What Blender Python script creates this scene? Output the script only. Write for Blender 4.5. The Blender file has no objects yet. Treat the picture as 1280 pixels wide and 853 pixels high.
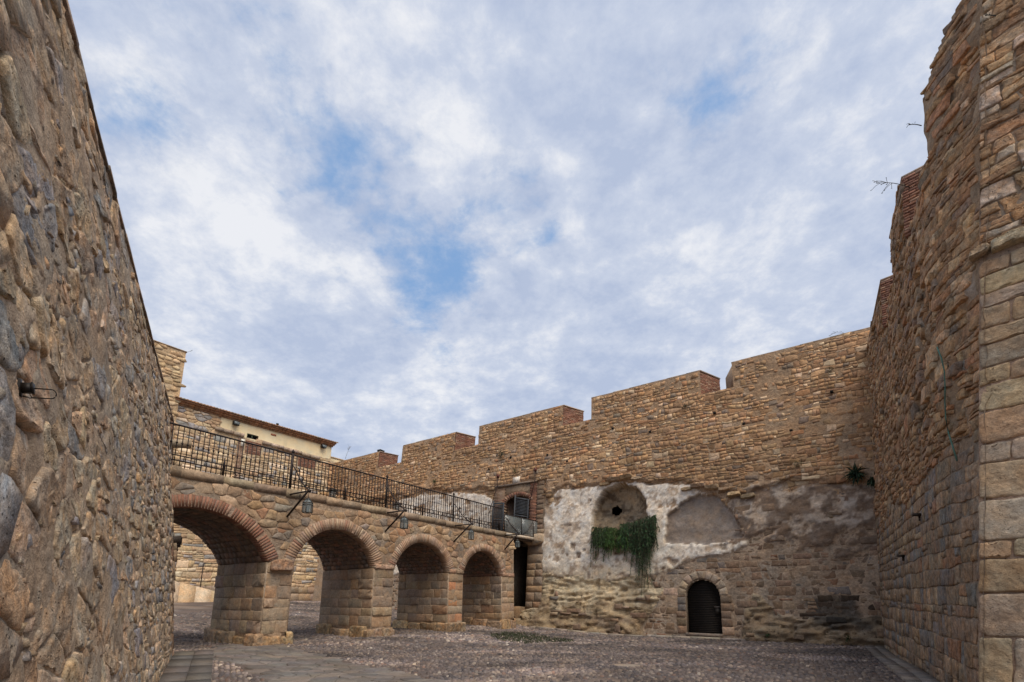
import bpy, math, random
import numpy as np
from math import sin, cos, tan, pi, radians, sqrt, atan2

# ------------------------------------------------------------------ camera, sky, sun, exposure
scene = bpy.context.scene
CAM_H = 1.6
PITCH = math.atan(132 / 615.0)
cam_data = bpy.data.cameras.new("camera")
cam_data.sensor_width = 36.0
cam_data.lens = 615.0 / 1280.0 * 36.0
cam_data.shift_y = 186.5 / 1280.0
cam_data.clip_start = 0.05
cam_data.clip_end = 3000
cam = bpy.data.objects.new("camera", cam_data)
scene.collection.objects.link(cam)
cam.location = (0, 0, CAM_H)
cam.rotation_euler = (pi / 2 + PITCH, 0, 0)
scene.camera = cam
scene.view_settings.view_transform = 'Standard'
scene.view_settings.look = 'None'
scene.view_settings.exposure = 0.0
scene.view_settings.gamma = 1.0

SUN_AZ = 146.0      # compass bearing the light comes from (0 = the way the camera looks)
SUN_EL = 58.0
world = bpy.data.worlds.new("World")
scene.world = world
world.use_nodes = True


def build_world():
    nt = world.node_tree
    nt.nodes.clear()
    N = nt.nodes.new
    Lk = nt.links.new
    out = N('ShaderNodeOutputWorld')
    sky = N('ShaderNodeTexSky')
    sky.sky_type = 'NISHITA'
    sky.sun_disc = False
    sky.sun_elevation = radians(SUN_EL)
    sky.sun_rotation = radians(SUN_AZ)
    sky.air_density = 1.0
    sky.dust_density = 1.0
    sky.ozone_density = 2.0
    bg_sky = N('ShaderNodeBackground')
    bg_sky.inputs['Strength'].default_value = 0.15
    Lk(sky.outputs[0], bg_sky.inputs['Color'])
    tc = N('ShaderNodeTexCoord')
    sep = N('ShaderNodeSeparateXYZ')
    Lk(tc.outputs['Generated'], sep.inputs[0])

    def math_node(op, a, b=None, c=None, clamp=False):
        m = N('ShaderNodeMath')
        m.operation = op
        m.use_clamp = clamp
        for i, v in enumerate((a, b, c)):
            if v is None:
                continue
            if isinstance(v, (int, float)):
                m.inputs[i].default_value = v
            else:
                Lk(v, m.inputs[i])
        return m.outputs[0]

    # flatten the dome onto a cloud layer seen from below
    zz = math_node('ADD', math_node('MAXIMUM', sep.outputs['Z'], 0.0), 0.28)
    px = math_node('DIVIDE', sep.outputs['X'], zz)
    py = math_node('DIVIDE', sep.outputs['Y'], zz)
    comb = N('ShaderNodeCombineXYZ')
    Lk(px, comb.inputs[0])
    Lk(py, comb.inputs[1])

    def noise(scale, detail, rough, dist, off=(0, 0, 0), lac=2.0, rot=0.0, stretch=(1, 1, 1)):
        mp = N('ShaderNodeMapping')
        mp.inputs['Location'].default_value = off
        mp.inputs['Rotation'].default_value = (0, 0, rot)
        mp.inputs['Scale'].default_value = stretch
        Lk(comb.outputs[0], mp.inputs['Vector'])
        n = N('ShaderNodeTexNoise')
        n.inputs['Scale'].default_value = scale
        n.inputs['Detail'].default_value = detail
        n.inputs['Roughness'].default_value = rough
        n.inputs['Distortion'].default_value = dist
        Lk(mp.outputs[0], n.inputs['Vector'])
        return n.outputs['Fac']

    def blob(d, r, amt):
        vm = N('ShaderNodeVectorMath')
        vm.operation = 'DISTANCE'
        Lk(tc.outputs['Generated'], vm.inputs[0])
        vm.inputs[1].default_value = d
        t = math_node('DIVIDE', vm.outputs['Value'], r)
        t = math_node('SUBTRACT', 1.0, t, clamp=True)
        t = math_node('MULTIPLY', t, t)
        return math_node('MULTIPLY', t, amt)

    def pix_dir(x, y):
        u, v, f = x - 640, 613 - y, 615
        d = np.array([u, f * cos(PITCH) - v * sin(PITCH), f * sin(PITCH) + v * cos(PITCH)])
        return tuple(d / np.linalg.norm(d))

    big = noise(1.9, 5, 0.55, 0.35, (3.1, 1.7, 0), rot=0.5)
    mid = noise(8.5, 10, 0.62, 0.15, (0.3, 5.2, 0), rot=0.3)
    wisp = noise(3.4, 10, 0.6, 0.6, (7.3, 2.2, 0), rot=0.8, stretch=(1.0, 0.5, 1))
    fine_ = noise(22.0, 8, 0.6, 0.1, (2.3, 6.1, 0))
    dens = math_node('MULTIPLY_ADD', big, 0.55, math_node('MULTIPLY_ADD', mid, 1.05, math_node('MULTIPLY_ADD', fine_, 0.45, -0.10)))
    dens = math_node('MULTIPLY_ADD', wisp, 0.35, dens)
    # clear patches
    s = None
    for (x, y, r, a) in [(560, 320, 0.30, 0.36), (440, 185, 0.20, 0.31), (885, 130, 0.20, 0.40), (665, 225, 0.12, 0.26),
                         (420, 215, 0.18, 0.24), (690, 295, 0.10, 0.30), (535, 380, 0.20, 0.26), (270, 40, 0.30, 0.30),
                         (200, 130, 0.14, 0.28), (1000, 40, 0.25, 0.20), (90, 200, 0.2, 0.2)]:
        b = blob(pix_dir(x, y), r, a)
        s = b if s is None else math_node('ADD', s, b)
    dens = math_node('MULTIPLY_ADD', s, -1.3, dens)
    mr = N('ShaderNodeMapRange')
    mr.interpolation_type = 'SMOOTHSTEP'
    mr.inputs['From Min'].default_value = 0.40
    mr.inputs['From Max'].default_value = 0.98
    mr.inputs['To Min'].default_value = 0.66
    mr.inputs['To Max'].default_value = 0.97
    Lk(dens, mr.inputs['Value'])
    # brightness of the cloud sheet: lavender grey to white
    lit = math_node('MULTIPLY_ADD', noise(4.2, 10, 0.62, 0.25, (1.1, 8.4, 0), rot=-0.4), 1.0, math_node('MULTIPLY', noise(13.0, 9, 0.65, 0.1, (4.1, 2.2, 0)), 0.75))
    s = None
    for (x, y, r, a) in [(430, 45, 0.20, 0.38), (575, 125, 0.22, 0.40), (250, 250, 0.20, 0.34), (340, 290, 0.16, 0.38),
                         (425, 325, 0.10, 0.36), (700, 200, 0.08, 0.30), (860, 315, 0.14, 0.34), (970, 290, 0.16, 0.30),
                         (150, 90, 0.10, 0.32), (620, 440, 0.2, 0.22), (1080, 180, 0.3, 0.16), (260, 400, 0.2, 0.3),
                         (530, 510, 0.16, 0.3), (940, 440, 0.14, 0.3)]:
        b = blob(pix_dir(x, y), r, a)
        s = b if s is None else math_node('ADD', s, b)
    lit = math_node('MULTIPLY', math_node('MULTIPLY_ADD', s, 0.80, lit), 0.62)
    ramp = N('ShaderNodeValToRGB')
    e = ramp.color_ramp.elements
    e[0].position = 0.46
    e[0].color = (0.475, 0.55, 0.72, 1)
    e[1].position = 0.735
    e[1].color = (0.86, 0.875, 0.92, 1)
    m = ramp.color_ramp.elements.new(0.59)
    m.color = (0.60, 0.66, 0.795, 1)
    Lk(lit, ramp.inputs[0])
    veil = N('ShaderNodeMix'); veil.data_type = 'RGBA'
    veil.inputs[6].default_value = (0.27, 0.47, 0.80, 1)      # thin high veil: the blue shows through
    vf = N('ShaderNodeMapRange'); vf.interpolation_type = 'SMOOTHSTEP'
    vf.inputs['From Min'].default_value = 0.38; vf.inputs['From Max'].default_value = 0.86
    Lk(dens, vf.inputs['Value']); Lk(vf.outputs[0], veil.inputs[0]); Lk(ramp.outputs[0], veil.inputs[7])
    bg_cloud = N('ShaderNodeBackground')
    bg_cloud.inputs['Strength'].default_value = 1.0
    Lk(veil.outputs[2], bg_cloud.inputs['Color'])
    mix = N('ShaderNodeMixShader')
    Lk(mr.outputs[0], mix.inputs[0])
    Lk(bg_sky.outputs[0], mix.inputs[1])
    Lk(bg_cloud.outputs[0], mix.inputs[2])
    Lk(mix.outputs[0], out.inputs['Surface'])


build_world()
sun_data = bpy.data.lights.new("sun", 'SUN')
sun_data.energy = 3.7
sun_data.angle = radians(45)
sun_data.color = (1.0, 0.92, 0.80)
sun = bpy.data.objects.new("sun", sun_data)
scene.collection.objects.link(sun)
sun.rotation_euler = (pi / 2 - radians(SUN_EL), 0, pi - radians(SUN_AZ))
scene.cycles.max_bounces = 5
scene.cycles.diffuse_bounces = 3
scene.cycles.use_denoising = True

# ------------------------------------------------------------------ helpers
rng = np.random.default_rng(7)
random.seed(7)


def hash3(i, j, k):
    n = (i.astype(np.int64) * 374761393 + j.astype(np.int64) * 668265263 + k.astype(np.int64) * 2147483647) & 0xffffffff
    n = ((n ^ (n >> 13)) * 1274126177) & 0xffffffff
    n = n ^ (n >> 16)
    return (n & 0xffff) / 65535.0


def vn(x, y, z=0.0):
    x = np.asarray(x, float); y = np.asarray(y, float); z = np.asarray(z, float) + 0 * x
    i = np.floor(x); j = np.floor(y); k = np.floor(z)
    fx, fy, fz = x - i, y - j, z - k
    fx = fx * fx * (3 - 2 * fx); fy = fy * fy * (3 - 2 * fy); fz = fz * fz * (3 - 2 * fz)
    r = 0
    for a in (0, 1):
        wa = fx if a else 1 - fx
        for b in (0, 1):
            wb = fy if b else 1 - fy
            for c in (0, 1):
                wc = fz if c else 1 - fz
                r = r + wa * wb * wc * hash3(i + a, j + b, k + c)
    return r * 2 - 1


def fbm(x, y, z=0.0, o=4, g=0.5):
    r = 0; a = 1.0; t = 0
    x = np.asarray(x, float); y = np.asarray(y, float); z = np.asarray(z, float)
    for i in range(o):
        r = r + a * vn(x * 2 ** i + i * 17.3, y * 2 ** i + i * 9.1, z * 2 ** i + i * 5.7)
        t += a; a *= g
    return r / t


def sstep(a, b, x):
    t = np.clip((np.asarray(x, float) - a) / (b - a), 0, 1)
    return t * t * (3 - 2 * t)


def inpoly(u, s, poly):
    u = np.asarray(u, float); s = np.asarray(s, float)
    r = np.zeros(u.shape, bool)
    n = len(poly)
    for i in range(n):
        x0, y0 = poly[i]; x1, y1 = poly[(i + 1) % n]
        if y0 == y1:
            continue
        c = (y0 > s) != (y1 > s)
        r ^= c & (u < (x1 - x0) * (s - y0) / (y1 - y0) + x0)
    return r


class Frame:
    """A wall plane: origin on the ground, bearing of its +u, batter (leans away from the viewer), optional warp o += warp(u, s)."""
    def __init__(self, O, az, batter=0.0, warp=None):
        a = radians(az); b = radians(batter)
        self.O = np.array(O, float)
        self.X = np.array([sin(a), cos(a), 0.0])
        n = np.array([-self.X[1], self.X[0], 0.0])
        self.Z = np.array([0, 0, 1.0]) * cos(b) + n * sin(b)
        self.N = np.cross(self.Z, self.X)
        self.warp = warp

    def __call__(self, V):
        V = np.asarray(V, float)
        u, o, s = V[..., 0], V[..., 1], V[..., 2]
        if self.warp is not None:
            o = o + self.warp(u, s)
        return self.O + u[..., None] * self.X - o[..., None] * self.N + s[..., None] * self.Z


class Identity:
    def __call__(self, V):
        return np.asarray(V, float)


IDN = Identity()


def project(P):
    P = np.asarray(P, float)
    y = P[..., 1]; z = P[..., 2] - CAM_H
    f = y * cos(PITCH) + z * sin(PITCH)
    v = -y * sin(PITCH) + z * cos(PITCH)
    f = np.where(f < 0.05, np.nan, f)
    return 640 + 615 * P[..., 0] / f, 613 - 615 * v / f


class Acc:
    """Collects triangles with a colour per point; build() links them as one mesh object."""
    def __init__(self):
        self.V = []; self.T = []; self.C = []; self.n = 0

    def add(self, V, T, col=(0.3, 0.3, 0.3)):
        V = np.asarray(V, float); T = np.asarray(T, np.int64)
        self.V.append(V); self.T.append(T + self.n); self.n += len(V)
        c = np.asarray(col, float)
        if c.ndim == 1:
            c = np.tile(c, (len(V), 1))
        self.C.append(c)
        return self

    def quads(self, V, Q, col=(0.3, 0.3, 0.3)):
        Q = np.asarray(Q)
        return self.add(V, np.concatenate([Q[:, [0, 1, 2]], Q[:, [0, 2, 3]]]), col)

    def box(self, fr, u0, u1, o0, o1, s0, s1, col=(0.3, 0.3, 0.3), jit=0.0):
        p = np.array([(u, o, s) for s in (s0, s1) for (u, o) in ((u0, o0), (u1, o0), (u1, o1), (u0, o1))], float)
        if jit:
            p += rng.uniform(-jit, jit, p.shape)
        Q = [(0, 1, 2, 3), (7, 6, 5, 4), (0, 4, 5, 1), (1, 5, 6, 2), (2, 6, 7, 3), (3, 7, 4, 0)]
        return self.quads(fr(p), Q, col)

    def tube(self, fr, pts, r, col=(0.3, 0.3, 0.3), k=6, caps=True):
        P = fr(np.array(pts, float)); n = len(P)
        R = np.broadcast_to(np.asarray(r, float), (n,))
        V = []
        for i in range(n):
            d = P[min(i + 1, n - 1)] - P[max(i - 1, 0)]
            d = d / (np.linalg.norm(d) + 1e-9)
            a = np.cross(d, (0, 0, 1.0)) if abs(d[2]) < 0.95 else np.cross(d, (1.0, 0, 0))
            a /= np.linalg.norm(a); b = np.cross(d, a)
            for j in range(k):
                t = 2 * pi * j / k
                V.append(P[i] + R[i] * (a * cos(t) + b * sin(t)))
        Q = [(i * k + j, i * k + (j + 1) % k, (i + 1) * k + (j + 1) % k, (i + 1) * k + j) for i in range(n - 1) for j in range(k)]
        T = []
        for q in Q:
            T += [(q[0], q[1], q[2]), (q[0], q[2], q[3])]
        if caps:
            V += [P[0], P[-1]]; c = len(V) - 2
            for j in range(k):
                T += [(c, (j + 1) % k, j), (c + 1, (n - 1) * k + j, (n - 1) * k + (j + 1) % k)]
        return self.add(V, T, col)

    def build(self, name, mat, parent=None, smooth=False, kind=None):
        if not self.V:
            return None
        V = np.concatenate(self.V); T = np.concatenate(self.T); C = np.concatenate(self.C)
        c = (V.min(0) + V.max(0)) / 2
        c[2] = V[:, 2].min()
        me = bpy.data.meshes.new(name)
        me.vertices.add(len(V)); me.vertices.foreach_set('co', (V - c).astype(np.float32).ravel())
        me.loops.add(len(T) * 3); me.loops.foreach_set('vertex_index', T.astype(np.int32).ravel())
        me.polygons.add(len(T))
        me.polygons.foreach_set('loop_start', np.arange(0, len(T) * 3, 3, dtype=np.int32))
        me.polygons.foreach_set('loop_total', np.full(len(T), 3, dtype=np.int32))
        if smooth:
            me.polygons.foreach_set('use_smooth', np.ones(len(T), bool))
        at = me.attributes.new('Col', 'FLOAT_COLOR', 'POINT')
        at.data.foreach_set('color', np.concatenate([C[:, :3], np.ones((len(C), 1))], 1).astype(np.float32).ravel())
        me.update()
        me.materials.append(mat)
        o = bpy.data.objects.new(name, me)
        scene.collection.objects.link(o)
        if parent is not None:
            o.parent = parent
            pw = np.array(parent['at'])
            o.location = c - pw
            o['at'] = [float(q) for q in c]
        else:
            o.location = c
            o['at'] = [float(q) for q in c]
        if kind:
            o['kind'] = kind
        return o


def thing(name, label, cat, loc, group=None, kind=None):
    o = bpy.data.objects.new(name, None)
    scene.collection.objects.link(o)
    o.location = [float(q) for q in loc]
    o['at'] = [float(q) for q in loc]
    o.empty_display_size = 0.2
    tag(o, label, cat, group, kind)
    return o


def tag(o, label=None, cat=None, group=None, kind=None):
    if label: o['label'] = label
    if cat: o['category'] = cat
    if group: o['group'] = group
    if kind: o['kind'] = kind
    return o


# ------------------------------------------------------------------ materials
def mat_surface(name, rough=0.9, grain=(2.0, 22.0, 90.0), tint=(0.55, 0.45), fine=0.35, bump=0.6, bdist=0.02, bscale=(14, 55),
                pits=0.0, stain=0.25, streak=0.0, metallic=0.0, pit_scale=30.0, spec=0.25, ridge=0.0, mottle=0.0):
    m = bpy.data.materials.new(name)
    m.use_nodes = True
    nt = m.node_tree; nt.nodes.clear(); N = nt.nodes.new; Lk = nt.links.new
    out = N('ShaderNodeOutputMaterial'); b = N('ShaderNodeBsdfPrincipled')
    Lk(b.outputs[0], out.inputs[0])
    b.inputs['Roughness'].default_value = rough
    b.inputs['Metallic'].default_value = metallic
    b.inputs['Specular IOR Level'].default_value = spec
    at = N('ShaderNodeAttribute'); at.attribute_name = 'Col'
    geo = N('ShaderNodeNewGeometry')

    def noise(scale, detail=6, rg=0.6, dist=0.0, vec=None):
        n = N('ShaderNodeTexNoise')
        n.inputs['Scale'].default_value = scale; n.inputs['Detail'].default_value = detail
        n.inputs['Roughness'].default_value = rg; n.inputs['Distortion'].default_value = dist
        Lk(vec if vec is not None else geo.outputs['Position'], n.inputs['Vector'])
        return n.outputs['Fac']

    def mr(v, a, c, lo, hi):
        n = N('ShaderNodeMapRange'); Lk(v, n.inputs['Value'])
        for k, q in zip(('From Min', 'From Max', 'To Min', 'To Max'), (a, c, lo, hi)):
            n.inputs[k].default_value = q
        return n.outputs[0]

    def mul(a, c, fac=None):
        n = N('ShaderNodeMath'); n.operation = 'MULTIPLY'
        Lk(a, n.inputs[0])
        if isinstance(c, float): n.inputs[1].default_value = c
        else: Lk(c, n.inputs[1])
        return n.outputs[0]

    f = mr(noise(grain[0], 5), 0.25, 0.75, 1 - stain, 1 + stain)
    f = mul(f, mr(noise(grain[1], 6, 0.65), 0.25, 0.75, 1 - fine, 1 + fine))
    f = mul(f, mr(noise(grain[2], 4, 0.7), 0.2, 0.8, 1 - fine * 0.8, 1 + fine * 0.8))
    if streak:
        mp = N('ShaderNodeMapping'); mp.inputs['Scale'].default_value = (2.2, 2.2, 0.25)
        Lk(geo.outputs['Position'], mp.inputs['Vector'])
        f = mul(f, mr(noise(1.4, 6, 0.6, 0.2, mp.outputs[0]), 0.3, 0.7, 1 - streak, 1 + streak * 0.6))
    if pits:
        vo = N('ShaderNodeTexVoronoi'); vo.inputs['Scale'].default_value = pit_scale
        Lk(geo.outputs['Position'], vo.inputs['Vector'])
        pm = mr(vo.outputs['Distance'], 0.05, 0.22, 1 - pits, 1.0)
        nn = noise(pit_scale * 0.13, 3)
        g = N('ShaderNodeMath'); g.operation = 'GREATER_THAN'; Lk(nn, g.inputs[0]); g.inputs[1].default_value = 0.52
        mixp = N('ShaderNodeMix'); mixp.data_type = 'FLOAT'
        Lk(g.outputs[0], mixp.inputs[0]); mixp.inputs[2].default_value = 1.0; Lk(pm, mixp.inputs[3])
        f = mul(f, mixp.outputs[0])
    # hue drift: warm and grey
    hs = N('ShaderNodeMix'); hs.data_type = 'RGBA'; hs.blend_type = 'MULTIPLY'
    hs.inputs[0].default_value = 1.0
    Lk(at.outputs['Color'], hs.inputs[6])
    cr = N('ShaderNodeValToRGB')
    cr.color_ramp.elements[0].position = 0.3; cr.color_ramp.elements[0].color = (1.10, 0.98, 0.82, 1)
    cr.color_ramp.elements[1].position = 0.7; cr.color_ramp.elements[1].color = (0.92, 1.0, 1.08, 1)
    if mottle:
        cr.color_ramp.elements[0].position = 0.36; cr.color_ramp.elements[0].color = (1.0 + 0.20 * mottle, 1.0, 1.0 - 0.20 * mottle, 1)
        cr.color_ramp.elements[1].position = 0.64; cr.color_ramp.elements[1].color = (1.0 - 0.10 * mottle, 1.0, 1.0 + 0.10 * mottle, 1)
        f = mul(f, mr(noise(7.0, 8, 0.68, 0.4), 0.32, 0.68, 1 - 0.30 * mottle, 1 + 0.30 * mottle))
        f = mul(f, mr(noise(150.0, 3, 0.7), 0.3, 0.7, 1 - 0.22 * mottle, 1 + 0.28 * mottle))
    Lk(noise(grain[0] * 1.7, 8, 0.68, 0.3), cr.inputs[0])
    Lk(cr.outputs[0], hs.inputs[7])
    vm = N('ShaderNodeVectorMath'); vm.operation = 'SCALE'
    Lk(hs.outputs[2], vm.inputs[0]); Lk(f, vm.inputs['Scale'])
    Lk(vm.outputs[0], b.inputs['Base Color'])
    if bump:
        h = N('ShaderNodeMath'); h.operation = 'MULTIPLY_ADD'
        Lk(noise(bscale[0], 8, 0.62, 0.2), h.inputs[0]); h.inputs[1].default_value = 1.0
        h2 = mul(noise(bscale[1], 5, 0.65), 0.35)
        Lk(h2, h.inputs[2])
        hv = h.outputs[0]
        if ridge:
            rn = N('ShaderNodeTexNoise'); rn.noise_type = 'RIDGED_MULTIFRACTAL'
            rn.inputs['Scale'].default_value = bscale[0] * 0.6; rn.inputs['Detail'].default_value = 5; rn.inputs['Roughness'].default_value = 0.6
            Lk(geo.outputs['Position'], rn.inputs['Vector'])
            a = N('ShaderNodeMath'); a.operation = 'MULTIPLY_ADD'
            Lk(rn.outputs['Fac'], a.inputs[0]); a.inputs[1].default_value = -ridge; Lk(hv, a.inputs[2])
            hv = a.outputs[0]
        if pits:
            a = N('ShaderNodeMath'); a.operation = 'MULTIPLY_ADD'
            Lk(mixp.outputs[0], a.inputs[0]); a.inputs[1].default_value = 0.9; Lk(hv, a.inputs[2])
            hv = a.outputs[0]
        bp = N('ShaderNodeBump'); bp.inputs['Strength'].default_value = bump; bp.inputs['Distance'].default_value = bdist
        Lk(hv, bp.inputs['Height']); Lk(bp.outputs[0], b.inputs['Normal'])
    return m


M = {}
M['stone_far'] = mat_surface('weathered_stone', bump=0.8, bdist=0.022, bscale=(9, 40), fine=0.42, stain=0.25, grain=(0.9, 9, 34), streak=0.14, mottle=0.45)
M['stone_near'] = mat_surface('rough_stone', bump=1.0, bdist=0.05, bscale=(9, 40), fine=0.40, stain=0.25, grain=(2.5, 14, 75), pits=0.65, pit_scale=22, ridge=0.9, mottle=1.0)
M['stone_block'] = mat_surface('tooled_block', bump=1.0, bdist=0.030, bscale=(14, 50), fine=0.30, stain=0.18, grain=(1.5, 16, 70), pits=0.5, pit_scale=24, mottle=0.6)
M['mortar'] = mat_surface('lime_mortar', bump=1.0, bdist=0.045, bscale=(10, 45), fine=0.34, stain=0.25, grain=(0.8, 12, 60), streak=0.12, pits=0.4, pit_scale=16, ridge=0.5, mottle=0.6)
M['plaster'] = mat_surface('old_white_plaster', bump=0.9, bdist=0.05, bscale=(5, 26), fine=0.26, stain=0.22, grain=(1.3, 8, 30), pits=0.35, pit_scale=9)
M['rock'] = mat_surface('layered_rock', bump=1.0, bdist=0.09, bscale=(5, 22), fine=0.3, stain=0.3, grain=(1.2, 7, 30), pits=0.6, pit_scale=7)
M['brick'] = mat_surface('fired_brick', bump=0.6, bdist=0.02, bscale=(18, 60), fine=0.28, stain=0.22, grain=(2.0, 14, 60))
M['cobble'] = mat_surface('cobble_stone', rough=0.75, bump=0.7, bdist=0.02, bscale=(16, 60), fine=0.25, stain=0.30, grain=(0.7, 10, 60), spec=0.4)
M['earth'] = mat_surface('packed_earth', bump=0.9, bdist=0.03, bscale=(14, 60), fine=0.3, stain=0.25, grain=(0.6, 12, 70))
M['iron'] = mat_surface('wrought_iron', rough=0.55, bump=0.2, bdist=0.004, fine=0.3, stain=0.3, metallic=0.6, grain=(4, 30, 120), spec=0.4)
M['wood'] = mat_surface('dark_wood', rough=0.75, bump=0.3, bdist=0.005, fine=0.3, grain=(3, 25, 90))
M['wash'] = mat_surface('ochre_plaster', bump=0.3, bdist=0.01, bscale=(6, 30), fine=0.06, stain=0.08, grain=(0.5, 3, 20), streak=0.08)
M['leaf'] = mat_surface('leaf', rough=0.7, bump=0.0, fine=0.3, grain=(3, 12, 40), stain=0.3)
M['tile'] = mat_surface('roof_tile', bump=0.5, bdist=0.02, fine=0.3, stain=0.3, grain=(1, 9, 40))

gm = bpy.data.materials.new('lantern_glass')
gm.use_nodes = True
gb = gm.node_tree.nodes['Principled BSDF']
gb.inputs['Base Color'].default_value = (0.20, 0.23, 0.23, 1)
gb.inputs['Roughness'].default_value = 0.25
gb.inputs['Alpha'].default_value = 0.55
M['glass'] = gm
gp = bpy.data.materials.new('balustrade_glass')
gp.use_nodes = True
gb = gp.node_tree.nodes['Principled BSDF']
gb.inputs['Base Color'].default_value = (0.22, 0.24, 0.235, 1)
gb.inputs['Roughness'].default_value = 0.12
gb.inputs['Alpha'].default_value = 0.45
M['pane'] = gp

IRON = (0.028, 0.02, 0.018)
DARK = (0.012, 0.010, 0.009)  # near black: iron parts, and the unlit depth of openings put into colour

# palettes: (colour, weight)
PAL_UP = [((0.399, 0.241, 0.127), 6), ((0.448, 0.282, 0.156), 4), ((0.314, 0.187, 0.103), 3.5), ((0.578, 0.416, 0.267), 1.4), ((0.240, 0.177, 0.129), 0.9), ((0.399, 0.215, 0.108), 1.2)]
PAL_LOW = [((0.230, 0.158, 0.106), 5), ((0.274, 0.186, 0.123), 3), ((0.196, 0.140, 0.097), 3), ((0.392, 0.279, 0.194), 0.7), ((0.186, 0.158, 0.136), 1.6), ((0.265, 0.153, 0.097), 1)]  # lower wall stones, darkened: shade low on the wall is put into the colour
PAL_L = [((0.42, 0.32, 0.22), 6), ((0.46, 0.355, 0.25), 4), ((0.30, 0.28, 0.265), 3.4), ((0.37, 0.28, 0.195), 3), ((0.45, 0.315, 0.205), 1.2), ((0.35, 0.305, 0.26), 2)]
PAL_R = [((0.360, 0.225, 0.129), 5), ((0.297, 0.190, 0.110), 4), ((0.466, 0.320, 0.193), 2.4), ((0.249, 0.180, 0.129), 2.2), ((0.392, 0.220, 0.124), 1)]
PAL_RL = [((0.290, 0.211, 0.142), 5), ((0.250, 0.188, 0.133), 4), ((0.210, 0.188, 0.168), 2.4), ((0.360, 0.263, 0.172), 1.2), ((0.300, 0.179, 0.112), 0.5)]
PAL_PIER = [((0.31, 0.225, 0.15), 5), ((0.29, 0.22, 0.16), 4), ((0.33, 0.215, 0.13), 1.6), ((0.26, 0.20, 0.15), 2.4)]
PAL_BR = [((0.359, 0.235, 0.140), 5), ((0.301, 0.207, 0.131), 4), ((0.446, 0.324, 0.211), 2), ((0.242, 0.197, 0.158), 1.2), ((0.339, 0.197, 0.117), 1.2)]
PAL_HS = [((0.52, 0.38, 0.235), 5), ((0.62, 0.49, 0.34), 2.5), ((0.44, 0.31, 0.19), 3), ((0.31, 0.285, 0.265), 1.8)]
PAL_BK = [((0.235, 0.115, 0.078), 4), ((0.28, 0.145, 0.10), 3), ((0.20, 0.10, 0.07), 2), ((0.32, 0.205, 0.145), 1.8)]
PAL_BKP = [((0.36, 0.245, 0.172), 4), ((0.32, 0.205, 0.142), 3), ((0.39, 0.285, 0.21), 2), ((0.28, 0.155, 0.108), 1)]


def pick(pal, r=None):
    r = r or rng
    w = np.array([p[1] for p in pal], float); w /= w.sum()
    c = np.array(pal[r.choice(len(pal), p=w)][0])
    return np.clip(c * r.uniform(0.86, 1.14) * (1 + r.uniform(-0.03, 0.03, 3)), 0.005, 0.85)


# ------------------------------------------------------------------ masonry
def voronoi(u0, u1, s0, s1, w, h, jit=0.35, keep=None, big=0.0, rr=None):
    """Rough courses of stones: anisotropic cells of a jittered brick-bond point set."""
    r = rr or rng
    seeds = []
    s = s0 - h * 0.5; row = 0
    while s < s1 + h:
        hh = h * r.uniform(0.72, 1.35)
        u = u0 - w * r.uniform(0.2, 1.5)
        while u < u1 + w:
            ww = w * float(np.clip(r.lognormal(0, 0.38), 0.45, 2.3))
            seeds.append(((u + ww / 2) / w + r.uniform(-jit, jit) * 0.5, (s + hh / 2) / h + r.uniform(-jit, jit)))
            u += ww
        s += hh; row += 1
    S = np.array(seeds)
    if big > 0:   # thin out to leave some larger stones
        S = S[r.uniform(0, 1, len(S)) > big]
    grid = {}
    for i, (x, y) in enumerate(S):
        grid.setdefault((int(math.floor(x)), int(math.floor(y))), []).append(i)
    ok = np.ones(len(S), bool)
    ok &= (S[:, 0] * w > u0) & (S[:, 0] * w < u1) & (S[:, 1] * h > s0) & (S[:, 1] * h < s1)
    if keep is not None:
        ok &= keep(S[:, 0] * w, S[:, 1] * h)
    L = S.tolist(); polys = []
    for i in np.nonzero(ok)[0]:
        x, y = L[i]
        P = [(x - 1.6, y - 1.5), (x + 1.6, y - 1.5), (x + 1.6, y + 1.5), (x - 1.6, y + 1.5)]
        gx, gy = int(math.floor(x)), int(math.floor(y))
        nb = []
        for a in range(gx - 2, gx + 3):
            for b in range(gy - 2, gy + 3):
                for j in grid.get((a, b), ()):
                    if j != i:
                        q = L[j]; nb.append(((q[0] - x) ** 2 + (q[1] - y) ** 2, q))
        nb.sort()
        for d2, q in nb[:16]:
            mx, my = (x + q[0]) / 2, (y + q[1]) / 2
            nx, ny = q[0] - x, q[1] - y
            out = []
            dl = [(p[0] - mx) * nx + (p[1] - my) * ny for p in P]
            n = len(P)
            for k in range(n):
                a, b = dl[k], dl[(k + 1) % n]
                if a <= 0: out.append(P[k])
                if (a < 0 < b) or (b < 0 < a):
                    t = a / (a - b); p, p2 = P[k], P[(k + 1) % n]
                    out.append((p[0] + (p2[0] - p[0]) * t, p[1] + (p2[1] - p[1]) * t))
            P = out
            if len(P) < 3: break
        if len(P) >= 3:
            polys.append(np.array(P) * (w, h))
    return polys


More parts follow.
